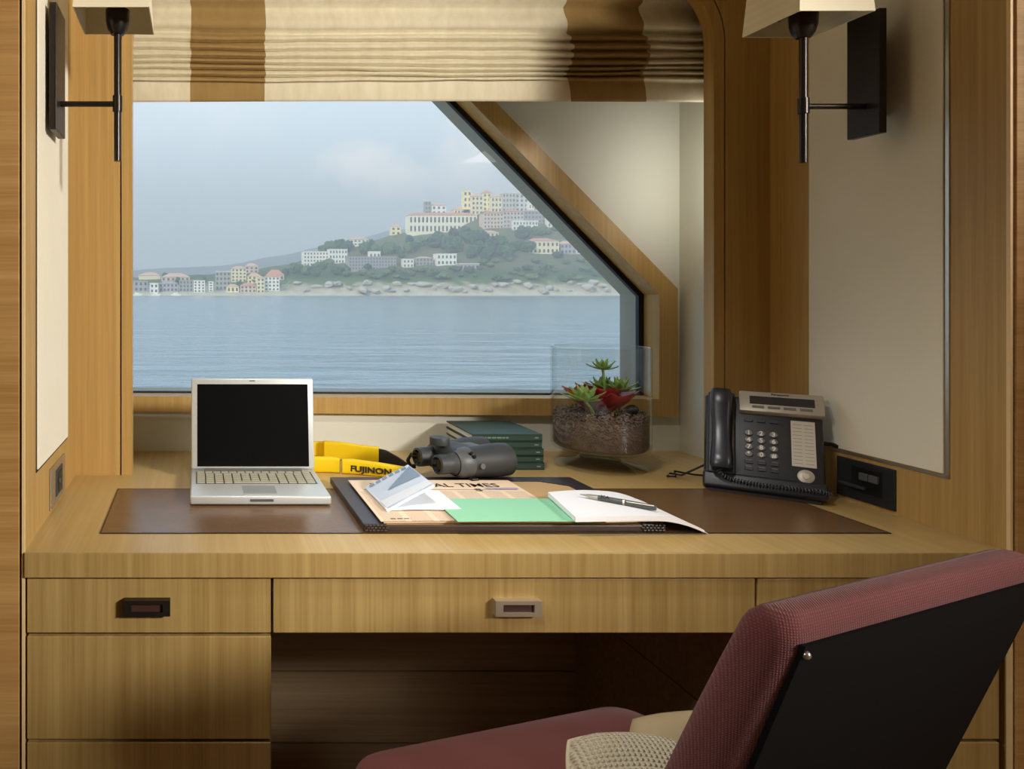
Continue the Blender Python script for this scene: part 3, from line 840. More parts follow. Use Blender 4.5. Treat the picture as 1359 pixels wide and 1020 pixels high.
# ------------------------------------------------------------------ books
BK0, BK1, BY0, BY1, BH = 0.648, 0.813, 1.687, 1.864, 0.0169
desc = ['topmost green hardback of the stack behind the binoculars', 'second green book from the top of the stack', 'middle green book of the stack of five',
        'second green book from the bottom of the stack', 'lowest green book of the stack, resting on the desk']
for k in range(5):
    z0 = DT + (4 - k) * BH
    dx = [0, 0.0, 0.003, 0.004, 0.005][k] ; dy = [0, 0.001, -0.001, 0.002, 0.0][k]
    t = thing('book', desc[k], 'book', ((BK0 + BK1) / 2 + dx, (BY0 + BY1) / 2, z0), group='green books stacked by the vase')
    bm = bx(BK0 + dx, BK1 + dx, BY0 + dy, BY1 + dy, z0, z0 + 0.0026, bev=0.0005)
    box(bm, BK0 + dx, BK1 + dx, BY0 + dy, BY1 + dy, z0 + BH - 0.0030, z0 + BH - 0.0004, bev=0.0005)
    box(bm, BK0 + dx, BK1 + dx, BY0 + dy, BY0 + dy + 0.003, z0 + 0.0003, z0 + BH - 0.0006, bev=0.0008)
    obj('cover', bm, M['book'], t)
    obj('page_block', bx(BK0 + dx + 0.003, BK1 + dx - 0.004, BY0 + dy + 0.0025, BY1 + dy - 0.004, z0 + 0.0026, z0 + BH - 0.0030), M['page_edge'], t)
    bm = NB(); xx = BK0 + dx + 0.014
    random.seed(k + 3)
    for w_ in range(7):
        wd = random.uniform(0.006, 0.013)
        if k < 2: box(bm, xx, xx + wd, BY0 + dy - 0.0003, BY0 + dy + 0.001, z0 + 0.0068, z0 + 0.0098)
        xx += wd + 0.002
    box(bm, BK1 + dx - 0.018, BK1 + dx - 0.009, BY0 + dy - 0.0003, BY0 + dy + 0.001, z0 + 0.0068, z0 + 0.0095)
    obj('spine_print', bm, M['bookmark'], t)

# ------------------------------------------------------------------ binoculars
def binoculars():
    ang = math.radians(17)
    rot = Matrix.Rotation(ang, 4, 'Z')
    base = Matrix.Translation((0.512, 1.527, NZ + 0.0363)) @ rot
    t = thing('binoculars', 'grey rubber armoured binoculars with a yellow strap beside the stacked books', 'binoculars', base)
    # local: x along the optical axis (eyepiece at 0, objectives at +x), y away from the viewer
    ax = Matrix.Rotation(PI / 2, 4, 'Y')
    for s, y in ((0, 0.0), (1, 0.073)):
        T = Matrix.Translation((0, y, 0)) @ ax
        bm = lathe(NB(), [(0.0165, -0.002), (0.0205, 0.0), (0.0212, 0.012), (0.0205, 0.03), (0.0235, 0.034), (0.025, 0.045), (0.0, 0.045)], 32, T, cap=False)
        obj('eyepiece', bm, M['rubber'], t, local=True, smooth=40)
        bm = lathe(NB(), [(0.0, 0.006), (0.011, 0.005), (0.0125, 0.003), (0.0165, -0.002)], 32, T, cap=False)
        obj('eye_lens', bm, M['lens'], t, local=True, smooth=40)
        bm = lathe(NB(), [(0.0, 0.040), (0.026, 0.040), (0.0310, 0.050), (0.0325, 0.075), (0.0335, 0.105), (0.0360, 0.125), (0.0365, 0.160), (0.0350, 0.176), (0.030, 0.178), (0.029, 0.170), (0.0, 0.170)], 40, T, cap=False)
        obj('barrel', bm, M['rubber'], t, local=True, smooth=40)
        bm = lathe(NB(), [(0.0268, 0.040), (0.0318, 0.050), (0.0330, 0.072), (0.0318, 0.078), (0.026, 0.078)], 40, T, cap=False)
        obj('grey_collar', bm, M['rubber2'], t, local=True, smooth=40)
    # prism housing bridging both barrels
    bm = bx(0.034, 0.105, -0.010, 0.083, -0.018, 0.032, bev=0.014, seg=4)
    obj('prism_housing', bm, M['rubber'], t, local=True, smooth=50)
    bm = bx(0.05, 0.13, 0.012, 0.060, 0.018, 0.030, bev=0.006, seg=3)
    obj('top_bridge', bm, M['rubber2'], t, local=True, smooth=50)
    bm = lathe(NB(), [(0.0, 0.0), (0.021, 0.0), (0.0215, 0.003), (0.0215, 0.013), (0.0205, 0.016), (0, 0.0165)], 36, Matrix.Translation((0.040, 0.048, 0.031)))
    obj('compass_dial', bm, M['rubber'], t, local=True, smooth=35)
    for p in ((0.065, -0.022, 0.022), (0.070, -0.026, 0.015)):
        bm = NB(); cyl(bm, p, (p[0], p[1] - 0.006, p[2] + 0.005), 0.0035, 12)
        obj('screw', bm, M['black'], t, local=True)
    bm = NB(); cyl(bm, (0.086, -0.026, -0.004), (0.086, -0.038, -0.001), 0.006, 16)
    obj('strap_lug', bm, M['rubber2'], t, local=True, smooth=35)
    obj('tripod_socket', bx(0.060, 0.078, -0.036, -0.020, -0.035, -0.026, bev=0.003), M['black'], t, local=True)
    # floating strap: two foam pads standing on edge, loop closed behind the laptop
    def strap(pts, h, th, mat, name, zb):
        bm = NB()
        n = len(pts); A = []
        for i, p in enumerate(pts):
            p = Vector(p)
            q0 = Vector(pts[max(i - 1, 0)]); q1 = Vector(pts[min(i + 1, n - 1)])
            d = Vector((q1.x - q0.x, q1.y - q0.y)).normalized(); nn = Vector((-d.y, d.x, 0))
            hh = h[i] if isinstance(h, (list, tuple)) else h
            tt = th[i] if isinstance(th, (list, tuple)) else th
            r = []
            for k in range(16):
                a_ = 2 * PI * k / 16
                c_, s_ = math.cos(a_), math.sin(a_)
                e = 0.45
                r.append(bm.verts.new(p + nn * (tt / 2 * math.copysign(abs(c_) ** e, c_)) + Vector((0, 0, hh / 2 + hh / 2 * math.copysign(abs(s_) ** e, s_)))))
            A.append(r)
        for u, v in zip(A, A[1:]):
            for k in range(16): bm.faces.new((u[k], u[(k + 1) % 16], v[(k + 1) % 16], v[k]))
        bm.faces.new(A[0]); bm.faces.new(A[-1])
        bmesh.ops.recalc_face_normals(bm, faces=bm.faces)
        return obj(name, bm, mat, t, smooth=50)
    zb = DT + 0.0003
    def at(px, D): return (X(px, D), D, zb)
    strap([at(400, 1.83), at(428, 1.822), at(432, 1.80), at(458, 1.785), at(480, 1.77), at(503, 1.755)], [0.036, 0.040, 0.046, 0.044, 0.041, 0.039], 0.014, M['yellow'], 'strap_pad', zb)
    strap([at(408, 1.668), at(440, 1.665), at(451, 1.660)], [0.036, 0.036, 0.034], 0.018, M['yellow'], 'strap_pad', zb)
    lowp = [at(454, 1.655), at(468, 1.652), at(500, 1.632), at(535, 1.607), at(548, 1.602)]
    strap(lowp, [0.033, 0.034, 0.031, 0.027, 0.024], 0.018, M['yellow'], 'strap_pad', zb)
    strap([at(503, 1.753), at(512, 1.745), at(528, 1.725), at(541, 1.70), (0.505, 1.66, zb + 0.010)], [0.036, 0.034, 0.022, 0.012, 0.010], [0.008, 0.008, 0.006, 0.004, 0.004], M['webbing'], 'webbing', zb)
    strap([at(404, 1.833), (0.235, 1.80, zb), (0.225, 1.74, zb), (0.24, 1.68, zb), at(410, 1.668)], 0.034, 0.012, M['yellow'], 'strap_pad', zb)
    obj('strap_loop', tube(NB(), [(0.497, 1.668, zb + 0.012), (0.489, 1.664, zb + 0.028), (0.494, 1.655, zb + 0.044), (0.505, 1.645, zb + 0.03)], 0.0045, 8), M['webbing'], t)
    p0_, p1_ = Vector(lowp[1]), Vector(lowp[3])
    ex = (p1_ - p0_).normalized(); ez = Vector((ex.y, -ex.x, 0)); ez = ez if ez.y < 0 else -ez
    ey = ez.cross(ex)
    TM = Matrix.Translation(p0_ + ex * 0.043 + ez * 0.0096 + Vector((0, 0, 0.0135))) @ Matrix((ex, ey, ez)).transposed().to_4x4()
    obj('strap_lettering', text_bm('FUJINON', 0.0185, 0.0003, TM, bold=0.0006, sx=1.25), M['ink'], t)
binoculars()

# ------------------------------------------------------------------ glass vase and plants
VX, VY = 0.968, 1.722
t = thing('vase', 'footed clear glass cylinder vase on the desk before the window corner', 'vase', (VX, VY, DT))
VT = Matrix.Translation((VX, VY, DT))
obj('foot', lathe(NB(), [(0.0, 0.0), (0.097, 0.0), (0.099, 0.003), (0.085, 0.006), (0.055, 0.015), (0.045, 0.02), (0.0, 0.021)], 64, VT), M['vase_foot'], t, smooth=40)
obj('stem', lathe(NB(), [(0.044, 0.0205), (0.047, 0.024), (0.041, 0.029), (0.038, 0.036), (0.046, 0.0415)], 64, VT), M['vase_foot'], t, smooth=40)
obj('bowl', lathe(NB(), [(0.0, 0.042), (0.095, 0.042), (0.104, 0.046), (0.107, 0.055), (0.107, 0.288), (0.1045, 0.2885), (0.103, 0.287), (0.103, 0.055), (0.095, 0.048), (0.0, 0.047)], 72, VT), M['vase'], t, smooth=40)
# gravel fill: uncountable
bm = NB()
random.seed(11)
lathe(bm, [(0.0, 0.0485), (0.092, 0.0485), (0.099, 0.054), (0.099, 0.118), (0.0, 0.124)], 40, VT)
def pebble(bm, p, r):
    Mx = Matrix.Translation(p) @ Matrix.Rotation(random.random() * 6, 4, Vector((random.random(), random.random(), random.random() + .1)).normalized()) @ Matrix.Diagonal((r, r * random.uniform(.7, 1), r * random.uniform(.6, .9), 1))
    bmesh.ops.create_icosphere(bm, subdivisions=1, radius=1, matrix=Mx)
for k in range(1500):
    a = random.uniform(0, 2 * PI)
    if a % (2 * PI) < PI and random.random() < 0.6: a = -a
    z = random.uniform(0.056, 0.134)
    r = random.uniform(0.0022, 0.0046) if z > 0.085 else random.uniform(0.0012, 0.0025)
    R_ = 0.1018 - r
    pebble(bm, Vector((VX + R_ * math.cos(a), VY + R_ * math.sin(a), DT + z)), r)
for k in range(420):
    a = random.uniform(0, 2 * PI); R_ = 0.098 * math.sqrt(random.random()); r = random.uniform(0.003, 0.0046)
    pebble(bm, Vector((VX + R_ * math.cos(a), VY + R_ * math.sin(a), DT + 0.122 + random.uniform(0, 0.014))), r)
o = obj('gravel', bm, M['gravel'], smooth=True)
tag(o, 'brown clay gravel filling the lower half of the glass vase', 'gravel', kind='stuff')
def leaf(bm, base, az, el, L, W, curl=0.5, th=0.0012, tipup=0.0, n=8, cup=0.25):
    """pointed leaf: starts at base, heads out at azimuth az and elevation el"""
    d = Vector((math.cos(az) * math.cos(el), math.sin(az) * math.cos(el), math.sin(el)))
    sd = Vector((-math.sin(az), math.cos(az), 0)); up = d.cross(sd) * -1
    if up.z < 0: up = -up
    T = []; B = []
    for i in range(n + 1):
        s = i / n
        c = base + d * (L * s) + up * (curl * L * s * s)
        w = W * (math.sin(PI * min(1, s * 0.62 + 0.22)) ** 1.1) * (1 - s ** 3)
        row = []; rb = []
        for q in (-1, -0.5, 0, 0.5, 1):
            p = c + sd * (w * q) + up * (cup * w * q * q)
            row.append(bm.verts.new(p + up * th * (1 - q * q))); rb.append(bm.verts.new(p - up * th * (1 - 0.6 * q * q)))
        T.append(row); B.append(rb)
    for a_, b_ in zip(T, T[1:]):
        for k in range(4): bm.faces.new((a_[k], a_[k + 1], b_[k + 1], b_[k]))
    for a_, b_ in zip(B, B[1:]):
        for k in range(4): bm.faces.new((a_[k], b_[k], b_[k + 1], a_[k + 1]))
    for i in range(n):
        bm.faces.new((T[i][0], T[i + 1][0], B[i + 1][0], B[i][0])); bm.faces.new((T[i][4], B[i][4], B[i + 1][4], T[i + 1][4]))
G0 = DT + 0.130
t = thing('red_leaf_plant', 'dark red broad leaved plant spreading inside the glass vase', 'plant', (VX, VY, G0))
bm = NB()
random.seed(5)
for k in range(9):
    a = k * 2 * PI / 9 + 0.3
    leaf(bm, Vector((VX, VY, G0 + 0.002)) + Vector((math.cos(a), math.sin(a), 0)) * 0.01, a, 0.42, 0.090, 0.056, curl=0.22, th=0.0016, cup=0.30, n=10)
for k in range(8):
    a = k * 2 * PI / 8 + 0.1
    leaf(bm, Vector((VX, VY, G0 + 0.008)), a, 0.62, 0.078, 0.046, curl=0.22, th=0.0016, cup=0.40, n=10)
for k in range(5):
    a = k * 2 * PI / 5 + 0.5
    leaf(bm, Vector((VX, VY, G0 + 0.015)), a, 0.85, 0.052, 0.028, curl=0.10, th=0.0016, cup=0.45, n=10)
obj('leaves', bm, M['red'], t, smooth=60)
bm = NB(); cyl(bm, (VX, VY, G0 - 0.004), (VX, VY, G0 + 0.03), 0.006, 10)
obj('stem', bm, M['red'], t)
def rosette(label, cx_, cy_, cz, rad, root, n=16):
    t = thing('succulent', label, 'succulent', root, group='succulents in the vase')
    bm = NB()
    for k in range(n):
        a = k * 2.399
        el = -0.05 + 1.2 * k / n
        leaf(bm, Vector((cx_, cy_, cz)), a, el, rad * (1 - 0.35 * k / n), rad * 0.22, curl=0.25, th=0.0016, n=5, cup=0.3)
    obj('leaves', bm, M['leafgreen'], t, smooth=60)
    bm = tube(NB(), [root, (Vector(root) + Vector((cx_, cy_, cz))) / 2 + Vector((0.003, 0, 0)), (cx_, cy_, cz)], 0.003, 8)
    obj('stem', bm, M['leafgreen'], t)
rosette('tallest green succulent rosette rising on a thin stem in the vase', X(800, 1.71), 1.71, Z(490, 1.71), 0.038, (VX + 0.01, VY - 0.005, G0), 12)
rosette('green succulent rosette at the left front of the vase', X(776, 1.665), 1.665, Z(532, 1.665), 0.054, (VX - 0.03, VY - 0.03, G0), 18)
rosette('green succulent rosette on the right side of the vase', X(822, 1.70), 1.70, Z(519, 1.70), 0.050, (VX + 0.04, VY - 0.01, G0), 16)
rosette('small green succulent behind the red leaves in the vase', X(800, 1.74), 1.74, Z(516, 1.74), 0.045, (VX, VY + 0.02, G0), 14)
o = bm = None
bm = NB(); bmesh.ops.create_icosphere(bm, subdivisions=2, radius=1, matrix=Matrix.Translation((X(838, 1.68), 1.68, DT + 0.143)) @ Matrix.Diagonal((0.016, 0.014, 0.011, 1)))
for v in bm.verts: v.co += 0.003 * noise.noise_vector(v.co * 60)
tag(obj('stone', bm, M['rubber'], smooth=True), 'dark grey stone on the gravel at the right side of the vase', 'stone')

# ------------------------------------------------------------------ telephone
def telephone():
    BLp, u, v = Vector((1.071, 1.514, DT + 0.0215)), Vector((0.157, -0.117, 0)), Vector((0.05, 0.075, 0.172))
    W, H = u.length, v.length
    ux = u.normalized(); vy = (v - ux * v.dot(ux)).normalized(); nz_ = ux.cross(vy)
    T = Matrix.Translation(BLp) @ Matrix((ux, vy, nz_)).transposed().to_4x4()
    t = thing('telephone', 'black corded desk telephone with a silver display by the right wall', 'telephone', T)
    L = dict(local=True)
    obj('body', bx(0, W, 0, H, -0.022, 0.0, bev=0.006, seg=3), M['phone'], t, smooth=40, **L)
    # foot: wedge touching the desk, in world coordinates
    bm = NB()
    dn = Vector((0.55, 0.83, 0)).normalized()
    f0 = BLp + ux * 0.006; f1 = BLp + ux * (W - 0.006)
    ps = []
    for f in (f0, f1):
        ps.append([f + dn * 0.006 + Vector((0, 0, DT + 0.0013 - f.z)), f + dn * 0.068 + Vector((0, 0, DT + 0.0013 - f.z)), f + dn * 0.082 + vy * 0.12 - dn * 0.045, f + vy * 0.01 - nz_ * 0.012])
    A = [bm.verts.new(p) for p in ps[0]]; B = [bm.verts.new(p) for p in ps[1]]
    bm.faces.new(A); bm.faces.new(B)
    for i in range(4):
        j = (i + 1) % 4; bm.faces.new((A[i], A[j], B[j], B[i]))
    bmesh.ops.recalc_face_normals(bm, faces=bm.faces)
    obj('stand', bm, M['phone'], t)
    obj('front_lip', bx(-0.002, W + 0.003, -0.010, 0.022, -0.024, 0.004, bev=0.005, seg=3), M['phone'], t, smooth=40, **L)
    # handset with swollen ends
    bm = NB()
    prof = [(0.022, 0.030, 0.016), (0.030, 0.038, 0.019), (0.05, 0.036, 0.016), (0.09, 0.031, 0.012), (0.13, 0.033, 0.013), (0.16, 0.038, 0.018), (0.185, 0.040, 0.020), (0.196, 0.034, 0.016)]
    rg = []
    for (y, w, h) in prof:
        r = []
        for k in range(20):
            a_ = 2 * PI * k / 20
            c_, s_ = math.cos(a_), math.sin(a_)
            e = 0.6
            r.append(bm.verts.new((0.029 + w / 2 * math.copysign(abs(c_) ** e, c_), y, 0.018 + h * math.copysign(abs(s_) ** e, s_) * 0.9 + (h * 0.35))))
        rg.append(r)
    for a_, b_ in zip(rg, rg[1:]):
        for k in range(20): bm.faces.new((a_[k], a_[(k + 1) % 20], b_[(k + 1) % 20], b_[k]))
    bm.faces.new(rg[0]); bm.faces.new(rg[-1])
    bmesh.ops.recalc_face_normals(bm, faces=bm.faces)
    obj('handset', bm, M['phone2'], t, smooth=60, **L)
    obj('handset_cradle', bx(0.006, 0.053, 0.018, 0.198, -0.002, 0.008, bev=0.003), M['phone'], t, **L)
    # tilted silver display head
    D_ = Matrix.Translation((0.060, 0.156, 0.004)) @ Matrix.Rotation(math.radians(-14), 4, 'X')
    dh = obj('display_head', bx(0, 0.139, 0, 0.051, -0.006, 0.010, bev=0.003, M=D_), M['phone_silver'], t, smooth=40, label='silver display surround', **L)
    obj('lcd', bx(0.018, 0.124, 0.018, 0.038, 0.0098, 0.0106, M=D_), M['lcd'], dh, **L)
    for k in range(4):
        obj('soft_key', bx(0.022 + k * 0.026, 0.042 + k * 0.026, 0.008, 0.0135, 0.0098, 0.0112, M=D_), M['key_grey'], dh, **L)
    obj('maker_name', text_bm('Panasonic', 0.0075, 0.0002, D_ @ Matrix.Translation((0.069, 0.0445, 0.0104)), bold=0.0001), M['ink'], dh, **L)
    k0 = None
    for r in range(4):
        for c in range(3):
            s = '123456789*0#'[r * 3 + c]
            x, y = 0.076 + c * 0.0205, 0.113 - r * 0.0152
            if k0 is None:
                bm = lathe(NB(), [(0.0075, 0), (0.0075, 0.002), (0.0062, 0.0034), (0, 0.0036)], 20, Matrix.Diagonal((1.0, 0.82, 1, 1)))
                k0 = k = obj('key', bm, M['key_grey'], t, smooth=40, **L)
            else:
                k = k0.copy(); col.objects.link(k); k.parent = t
            k.location = (x, y, 0.0)
            dgt = obj('digit', text_bm(s, 0.0125, 0.0002, Matrix.Translation((0, 0, 0.0037)), bold=0.0003), M['digit'], k, **L)
    for (x, y) in ((0.076, 0.141), (0.097, 0.141), (0.118, 0.141), (0.076, 0.050), (0.097, 0.050), (0.118, 0.050), (0.076, 0.036), (0.097, 0.036), (0.118, 0.036)):
        obj('function_key', bx(x - 0.007, x + 0.007, y - 0.003, y + 0.003, 0, 0.0022, bev=0.0008), M['phone2'], t, **L)
        if y < 0.1: obj('key_caption', bx(x - 0.005, x + 0.005, y + 0.0048, y + 0.0062, 0, 0.0003), M['key_grey'], t, **L)
    lc = obj('label_strip', bx(0.145, 0.183, 0.052, 0.148, 0, 0.0012), M['label_card'], t, label='pale card of speed dial names', **L)
    for k in range(12):
        for c in range(2):
            obj('card_line', bx(0.148 + c * 0.018, 0.162 + c * 0.018, 0.058 + k * 0.0074, 0.0590 + k * 0.0074, 0.0012, 0.0014), M['label_line'], lc, **L)
    obj('navigator_ring', lathe(NB(), [(0.0, 0.0), (0.0135, 0), (0.0135, 0.002), (0.012, 0.003), (0.0, 0.003)], 32, Matrix.Translation((0.166, 0.033, 0))), M['phone_silver'], t, smooth=40, **L)
    obj('navigator_button', lathe(NB(), [(0.0, 0.003), (0.006, 0.003), (0.0055, 0.0045), (0, 0.005)], 24, Matrix.Translation((0.166, 0.033, 0))), M['label_card'], t, smooth=40, **L)
    # coiled cord from the handset foot round the front of the phone
    path = [Vector((0.026, 0.024, 0.02)), Vector((0.028, 0.013, 0.018)), Vector((0.045, 0.006, 0.0105)), Vector((0.08, 0.003, 0.0098)), Vector((0.13, 0.003, 0.0095)), Vector((0.185, 0.004, 0.0095)), Vector((W + 0.006, 0.004, -0.004))]
    dense = []
    for a_, b_ in zip(path, path[1:]):
        m_ = max(2, int((b_ - a_).length / 0.0005))
        dense += [a_.lerp(b_, i / m_) for i in range(m_)]
    pts = []
    for i, p in enumerate(dense):
        a_ = i * 0.0005 / 0.0052 * 2 * PI
        q = dense[min(i + 4, len(dense) - 1)] - dense[max(i - 4, 0)]
        q = q.normalized() if q.length > 0 else Vector((1, 0, 0))
        e1 = q.cross(Vector((0, 0, 1))).normalized(); e2 = q.cross(e1)
        pts.append(p + (e1 * math.cos(a_) + e2 * math.sin(a_)) * 0.0040)
    obj('coiled_cord', tube(NB(), pts[::1], 0.0013, 5), M['cord'], t, smooth=True, **L)
    # line cord: kinks out to the left and away to the right wall
    zc = DT + 0.004
    obj('line_cord', tube(NB(), [P(938, 615, 1.56) , Vector((1.082, 1.60, zc + 0.006)), Vector((1.072, 1.625, zc + 0.004)), Vector((1.060, 1.615, zc)), Vector((1.069, 1.60, zc + 0.003)), Vector((1.08, 1.62, zc + 0.01)), Vector((1.13, 1.628, zc)), Vector((1.20, 1.60, zc))], 0.0022, 8), M['black'], t, smooth=True)
    obj('line_cord', tube(NB(), [Vector((1.262, 1.47, 0.85)), Vector((1.285, 1.475, 0.858)), Vector((1.305, 1.472, 0.856)), Vector((1.31, 1.462, 0.853))], 0.004, 8), M['black'], t, smooth=True)
telephone()

# ------------------------------------------------------------------ chair
th = math.radians(21)
CH = Matrix.Translation((0.5563, 0.922, 0)) @ Matrix.Rotation(th, 4, 'Z')
def chair():
    t = thing('desk_chair', 'maroon upholstered chair with a black outer back, drawn up to the desk', 'chair', CH)
    L = dict(local=True)
    def rrect(x0, x1, y0, y1, r, n=6):
        pts = []
        for cx_, cy_, a0 in ((x1 - r, y1 - r, 0), (x0 + r, y1 - r, PI / 2), (x0 + r, y0 + r, PI), (x1 - r, y0 + r, 1.5 * PI)):
            for i in range(n + 1):
                a = a0 + i * PI / 2 / n
                pts.append((cx_ + r * math.cos(a), cy_ + r * math.sin(a)))
        return pts
    def loft(secs, capt=True):
        bm = NB(); R = []
        for pts, zf in secs:
            R.append([bm.verts.new((x, y, zf(x, y) if callable(zf) else zf)) for x, y in pts])
        n = len(R[0])
        for a, b_ in zip(R, R[1:]):
            for i in range(n): bm.faces.new((a[i], a[(i + 1) % n], b_[(i + 1) % n], b_[i]))
        bm.faces.new(R[0]); bm.faces.new(R[-1])
        bmesh.ops.recalc_face_normals(bm, faces=bm.faces)
        return bm
    sx0, sx1, sy0, sy1 = -0.268, 0.268, -0.16, 0.262
    def ins(d, r): return rrect(sx0 + d, sx1 - d, sy0 + d, sy1 - d, r)
    secs = [(ins(0.01, 0.05), 0.385), (ins(0.002, 0.055), 0.392), (ins(0.0, 0.055), 0.42), (ins(0.0, 0.055), 0.470), (ins(0.004, 0.055), 0.482), (ins(0.012, 0.05), 0.489), (ins(0.04, 0.05), 0.493), (ins(0.10, 0.05), 0.496), (ins(0.17, 0.03), 0.498)]
    sb_ = loft(secs); sb_.transform(Matrix.Translation((-0.268, 0.26, -0.010)) @ Matrix.Rotation(math.radians(-5), 4, 'Z') @ Matrix.Translation((0.268, -0.26, 0)))
    obj('seat', sb_, M['maroon_rib'], t, smooth=50, **L)
    def yo(z): return -0.300 + 0.317 * (0.89 - z)
    tk = [(0.40, 0.080), (0.50, 0.078), (0.58, 0.074), (0.66, 0.068), (0.74, 0.062), (0.80, 0.057), (0.85, 0.052), (0.875, 0.049)]
    secs = []
    hw = 0.203
    for z, w in tk:
        r = min(0.03, w * 0.42)
        secs.append((rrect(-hw, hw, yo(z), yo(z) + w, r), z))
    # rolled top
    for z, w, d, sh in ((0.886, 0.046, 0.001, 0.002), (0.895, 0.040, 0.004, 0.006), (0.902, 0.030, 0.010, 0.011), (0.906, 0.016, 0.02, 0.016)):
        zz = z
        secs.append((rrect(-hw + d, hw - d, yo(z) + sh, yo(z) + sh + w, w * 0.42), zz))
    obj('backrest', loft(secs), M['maroon'], t, smooth=60, **L)
    # black outer back, slightly proud
    bm = NB()
    rows = []
    nx = 16
    for k in range(13):
        z = 0.40 + (0.884 - 0.40) * k / 12
        row = []
        for i in range(nx + 1):
            u = i / nx
            x = -hw + 0.014 + (2 * hw - 0.028) * u
            row.append((x, yo(z) - 0.0025, z))
        rows.append(row)
    A = [[bm.verts.new(p) for p in r] for r in rows]
    B = [[bm.verts.new((p[0], p[1] + 0.0045, p[2])) for p in r] for r in rows]
    for G, fl in ((A, 0), (B, 1)):
        for a, b_ in zip(G, G[1:]):
            for i in range(nx): bm.faces.new((a[i], a[i + 1], b_[i + 1], b_[i]) if not fl else (a[i], b_[i], b_[i + 1], a[i + 1]))
    for i in range(nx):
        bm.faces.new((A[0][i], B[0][i], B[0][i + 1], A[0][i + 1])); bm.faces.new((A[-1][i], A[-1][i + 1], B[-1][i + 1], B[-1][i]))
    for k in range(12):
        bm.faces.new((A[k][0], A[k + 1][0], B[k + 1][0], B[k][0])); bm.faces.new((A[k][-1], B[k][-1], B[k + 1][-1], A[k + 1][-1]))
    bmesh.ops.recalc_face_normals(bm, faces=bm.faces)
    obj('back_panel', bm, M['chairback'], t, smooth=40, label='black outer back', **L)
    bm = NB(); bmesh.ops.create_uvsphere(bm, u_segments=12, v_segments=8, radius=0.0035, matrix=Matrix.Translation((-hw + 0.018, yo(0.876) - 0.003, 0.876)))
    obj('stud', bm, M['steel'], t, smooth=True, **L)
    for (x, y) in ((-0.21, 0.21), (0.22, 0.21), (-0.19, -0.13), (0.20, -0.13)):
        bm = NB(); box(bm, x - 0.018, x + 0.018, y - 0.018, y + 0.018, 0, 0.386, bev=0.003)
        obj('leg', bm, M['walnut'], t, **L)
chair()
def pillow(name, label, mat, Mx, a, b_, T, seam=True, uvs=1.0):
    bm = NB(); n = 28
    uv = bm.loops.layers.uv.new('UVMap')
    G = {}
    for s in (1, -1):
        for i in range(n + 1):
            for j in range(n + 1):
                u, v = -1 + 2 * i / n, -1 + 2 * j / n
                k = max(0.0, (1 - abs(u) ** 2.6) * (1 - abs(v) ** 2.6)) ** 0.55
                e = (i in (0, n)) or (j in (0, n))
                if e and s == -1: G[(s, i, j)] = G[(1, i, j)]; continue
                pin, pin2 = 1 - 0.17 * v * v, 1 - 0.17 * u * u
                z = s * T * k + 0.004 * noise.noise((u * 2, v * 2, s))
                G[(s, i, j)] = bm.verts.new((u * a * pin, v * b_ * pin2, z))
    for s in (1, -1):
        for i in range(n):
            for j in range(n):
                q = [G[(s, i, j)], G[(s, i + 1, j)], G[(s, i + 1, j + 1)], G[(s, i, j + 1)]]
                if s == -1: q = q[::-1]
                f = bm.faces.new(q)
                for lp in f.loops: lp[uv].uv = (lp.vert.co.x / 0.1 * uvs, lp.vert.co.y / 0.1 * uvs)
    t = thing(name, label, 'cushion', Mx)
    obj('cover', bm, mat, t, local=True, smooth=True)
    if seam:
        pts = [G_ for G_ in ()]
        ed = []
        for i in range(n + 1): ed.append((-1 + 2 * i / n, -1))
        for j in range(1, n + 1): ed.append((1, -1 + 2 * j / n))
        for i in range(1, n + 1): ed.append((1 - 2 * i / n, 1))
        for j in range(1, n): ed.append((-1, 1 - 2 * j / n))
        P_ = []
        for u, v in ed + [ed[0]]:
            pin, pin2 = 1 - 0.17 * v * v, 1 - 0.17 * u * u
            P_.append((u * a * pin, v * b_ * pin2, 0))
        obj('piping', tube(NB(), P_, 0.0032, 8), mat, t, local=True, smooth=True)
    return t
pillow('cushion', 'cream waffle weave cushion on the maroon seat', M['waffle'],
       CH @ Matrix.Translation((-0.020, -0.050, 0.543)) @ Matrix.Rotation(math.radians(-30), 4, 'Z') @ Matrix.Rotation(math.radians(28), 4, 'X'), 0.092, 0.086, 0.052)
pillow('cushion', 'plain beige cushion wedged between the waffle cushion and the chair back', M['olive'],
       CH @ Matrix.Translation((0.155, -0.02, 0.540)) @ Matrix.Rotation(math.radians(-20), 4, 'Z') @ Matrix.Rotation(math.radians(45), 4, 'X'), 0.125, 0.062, 0.042, seam=False)

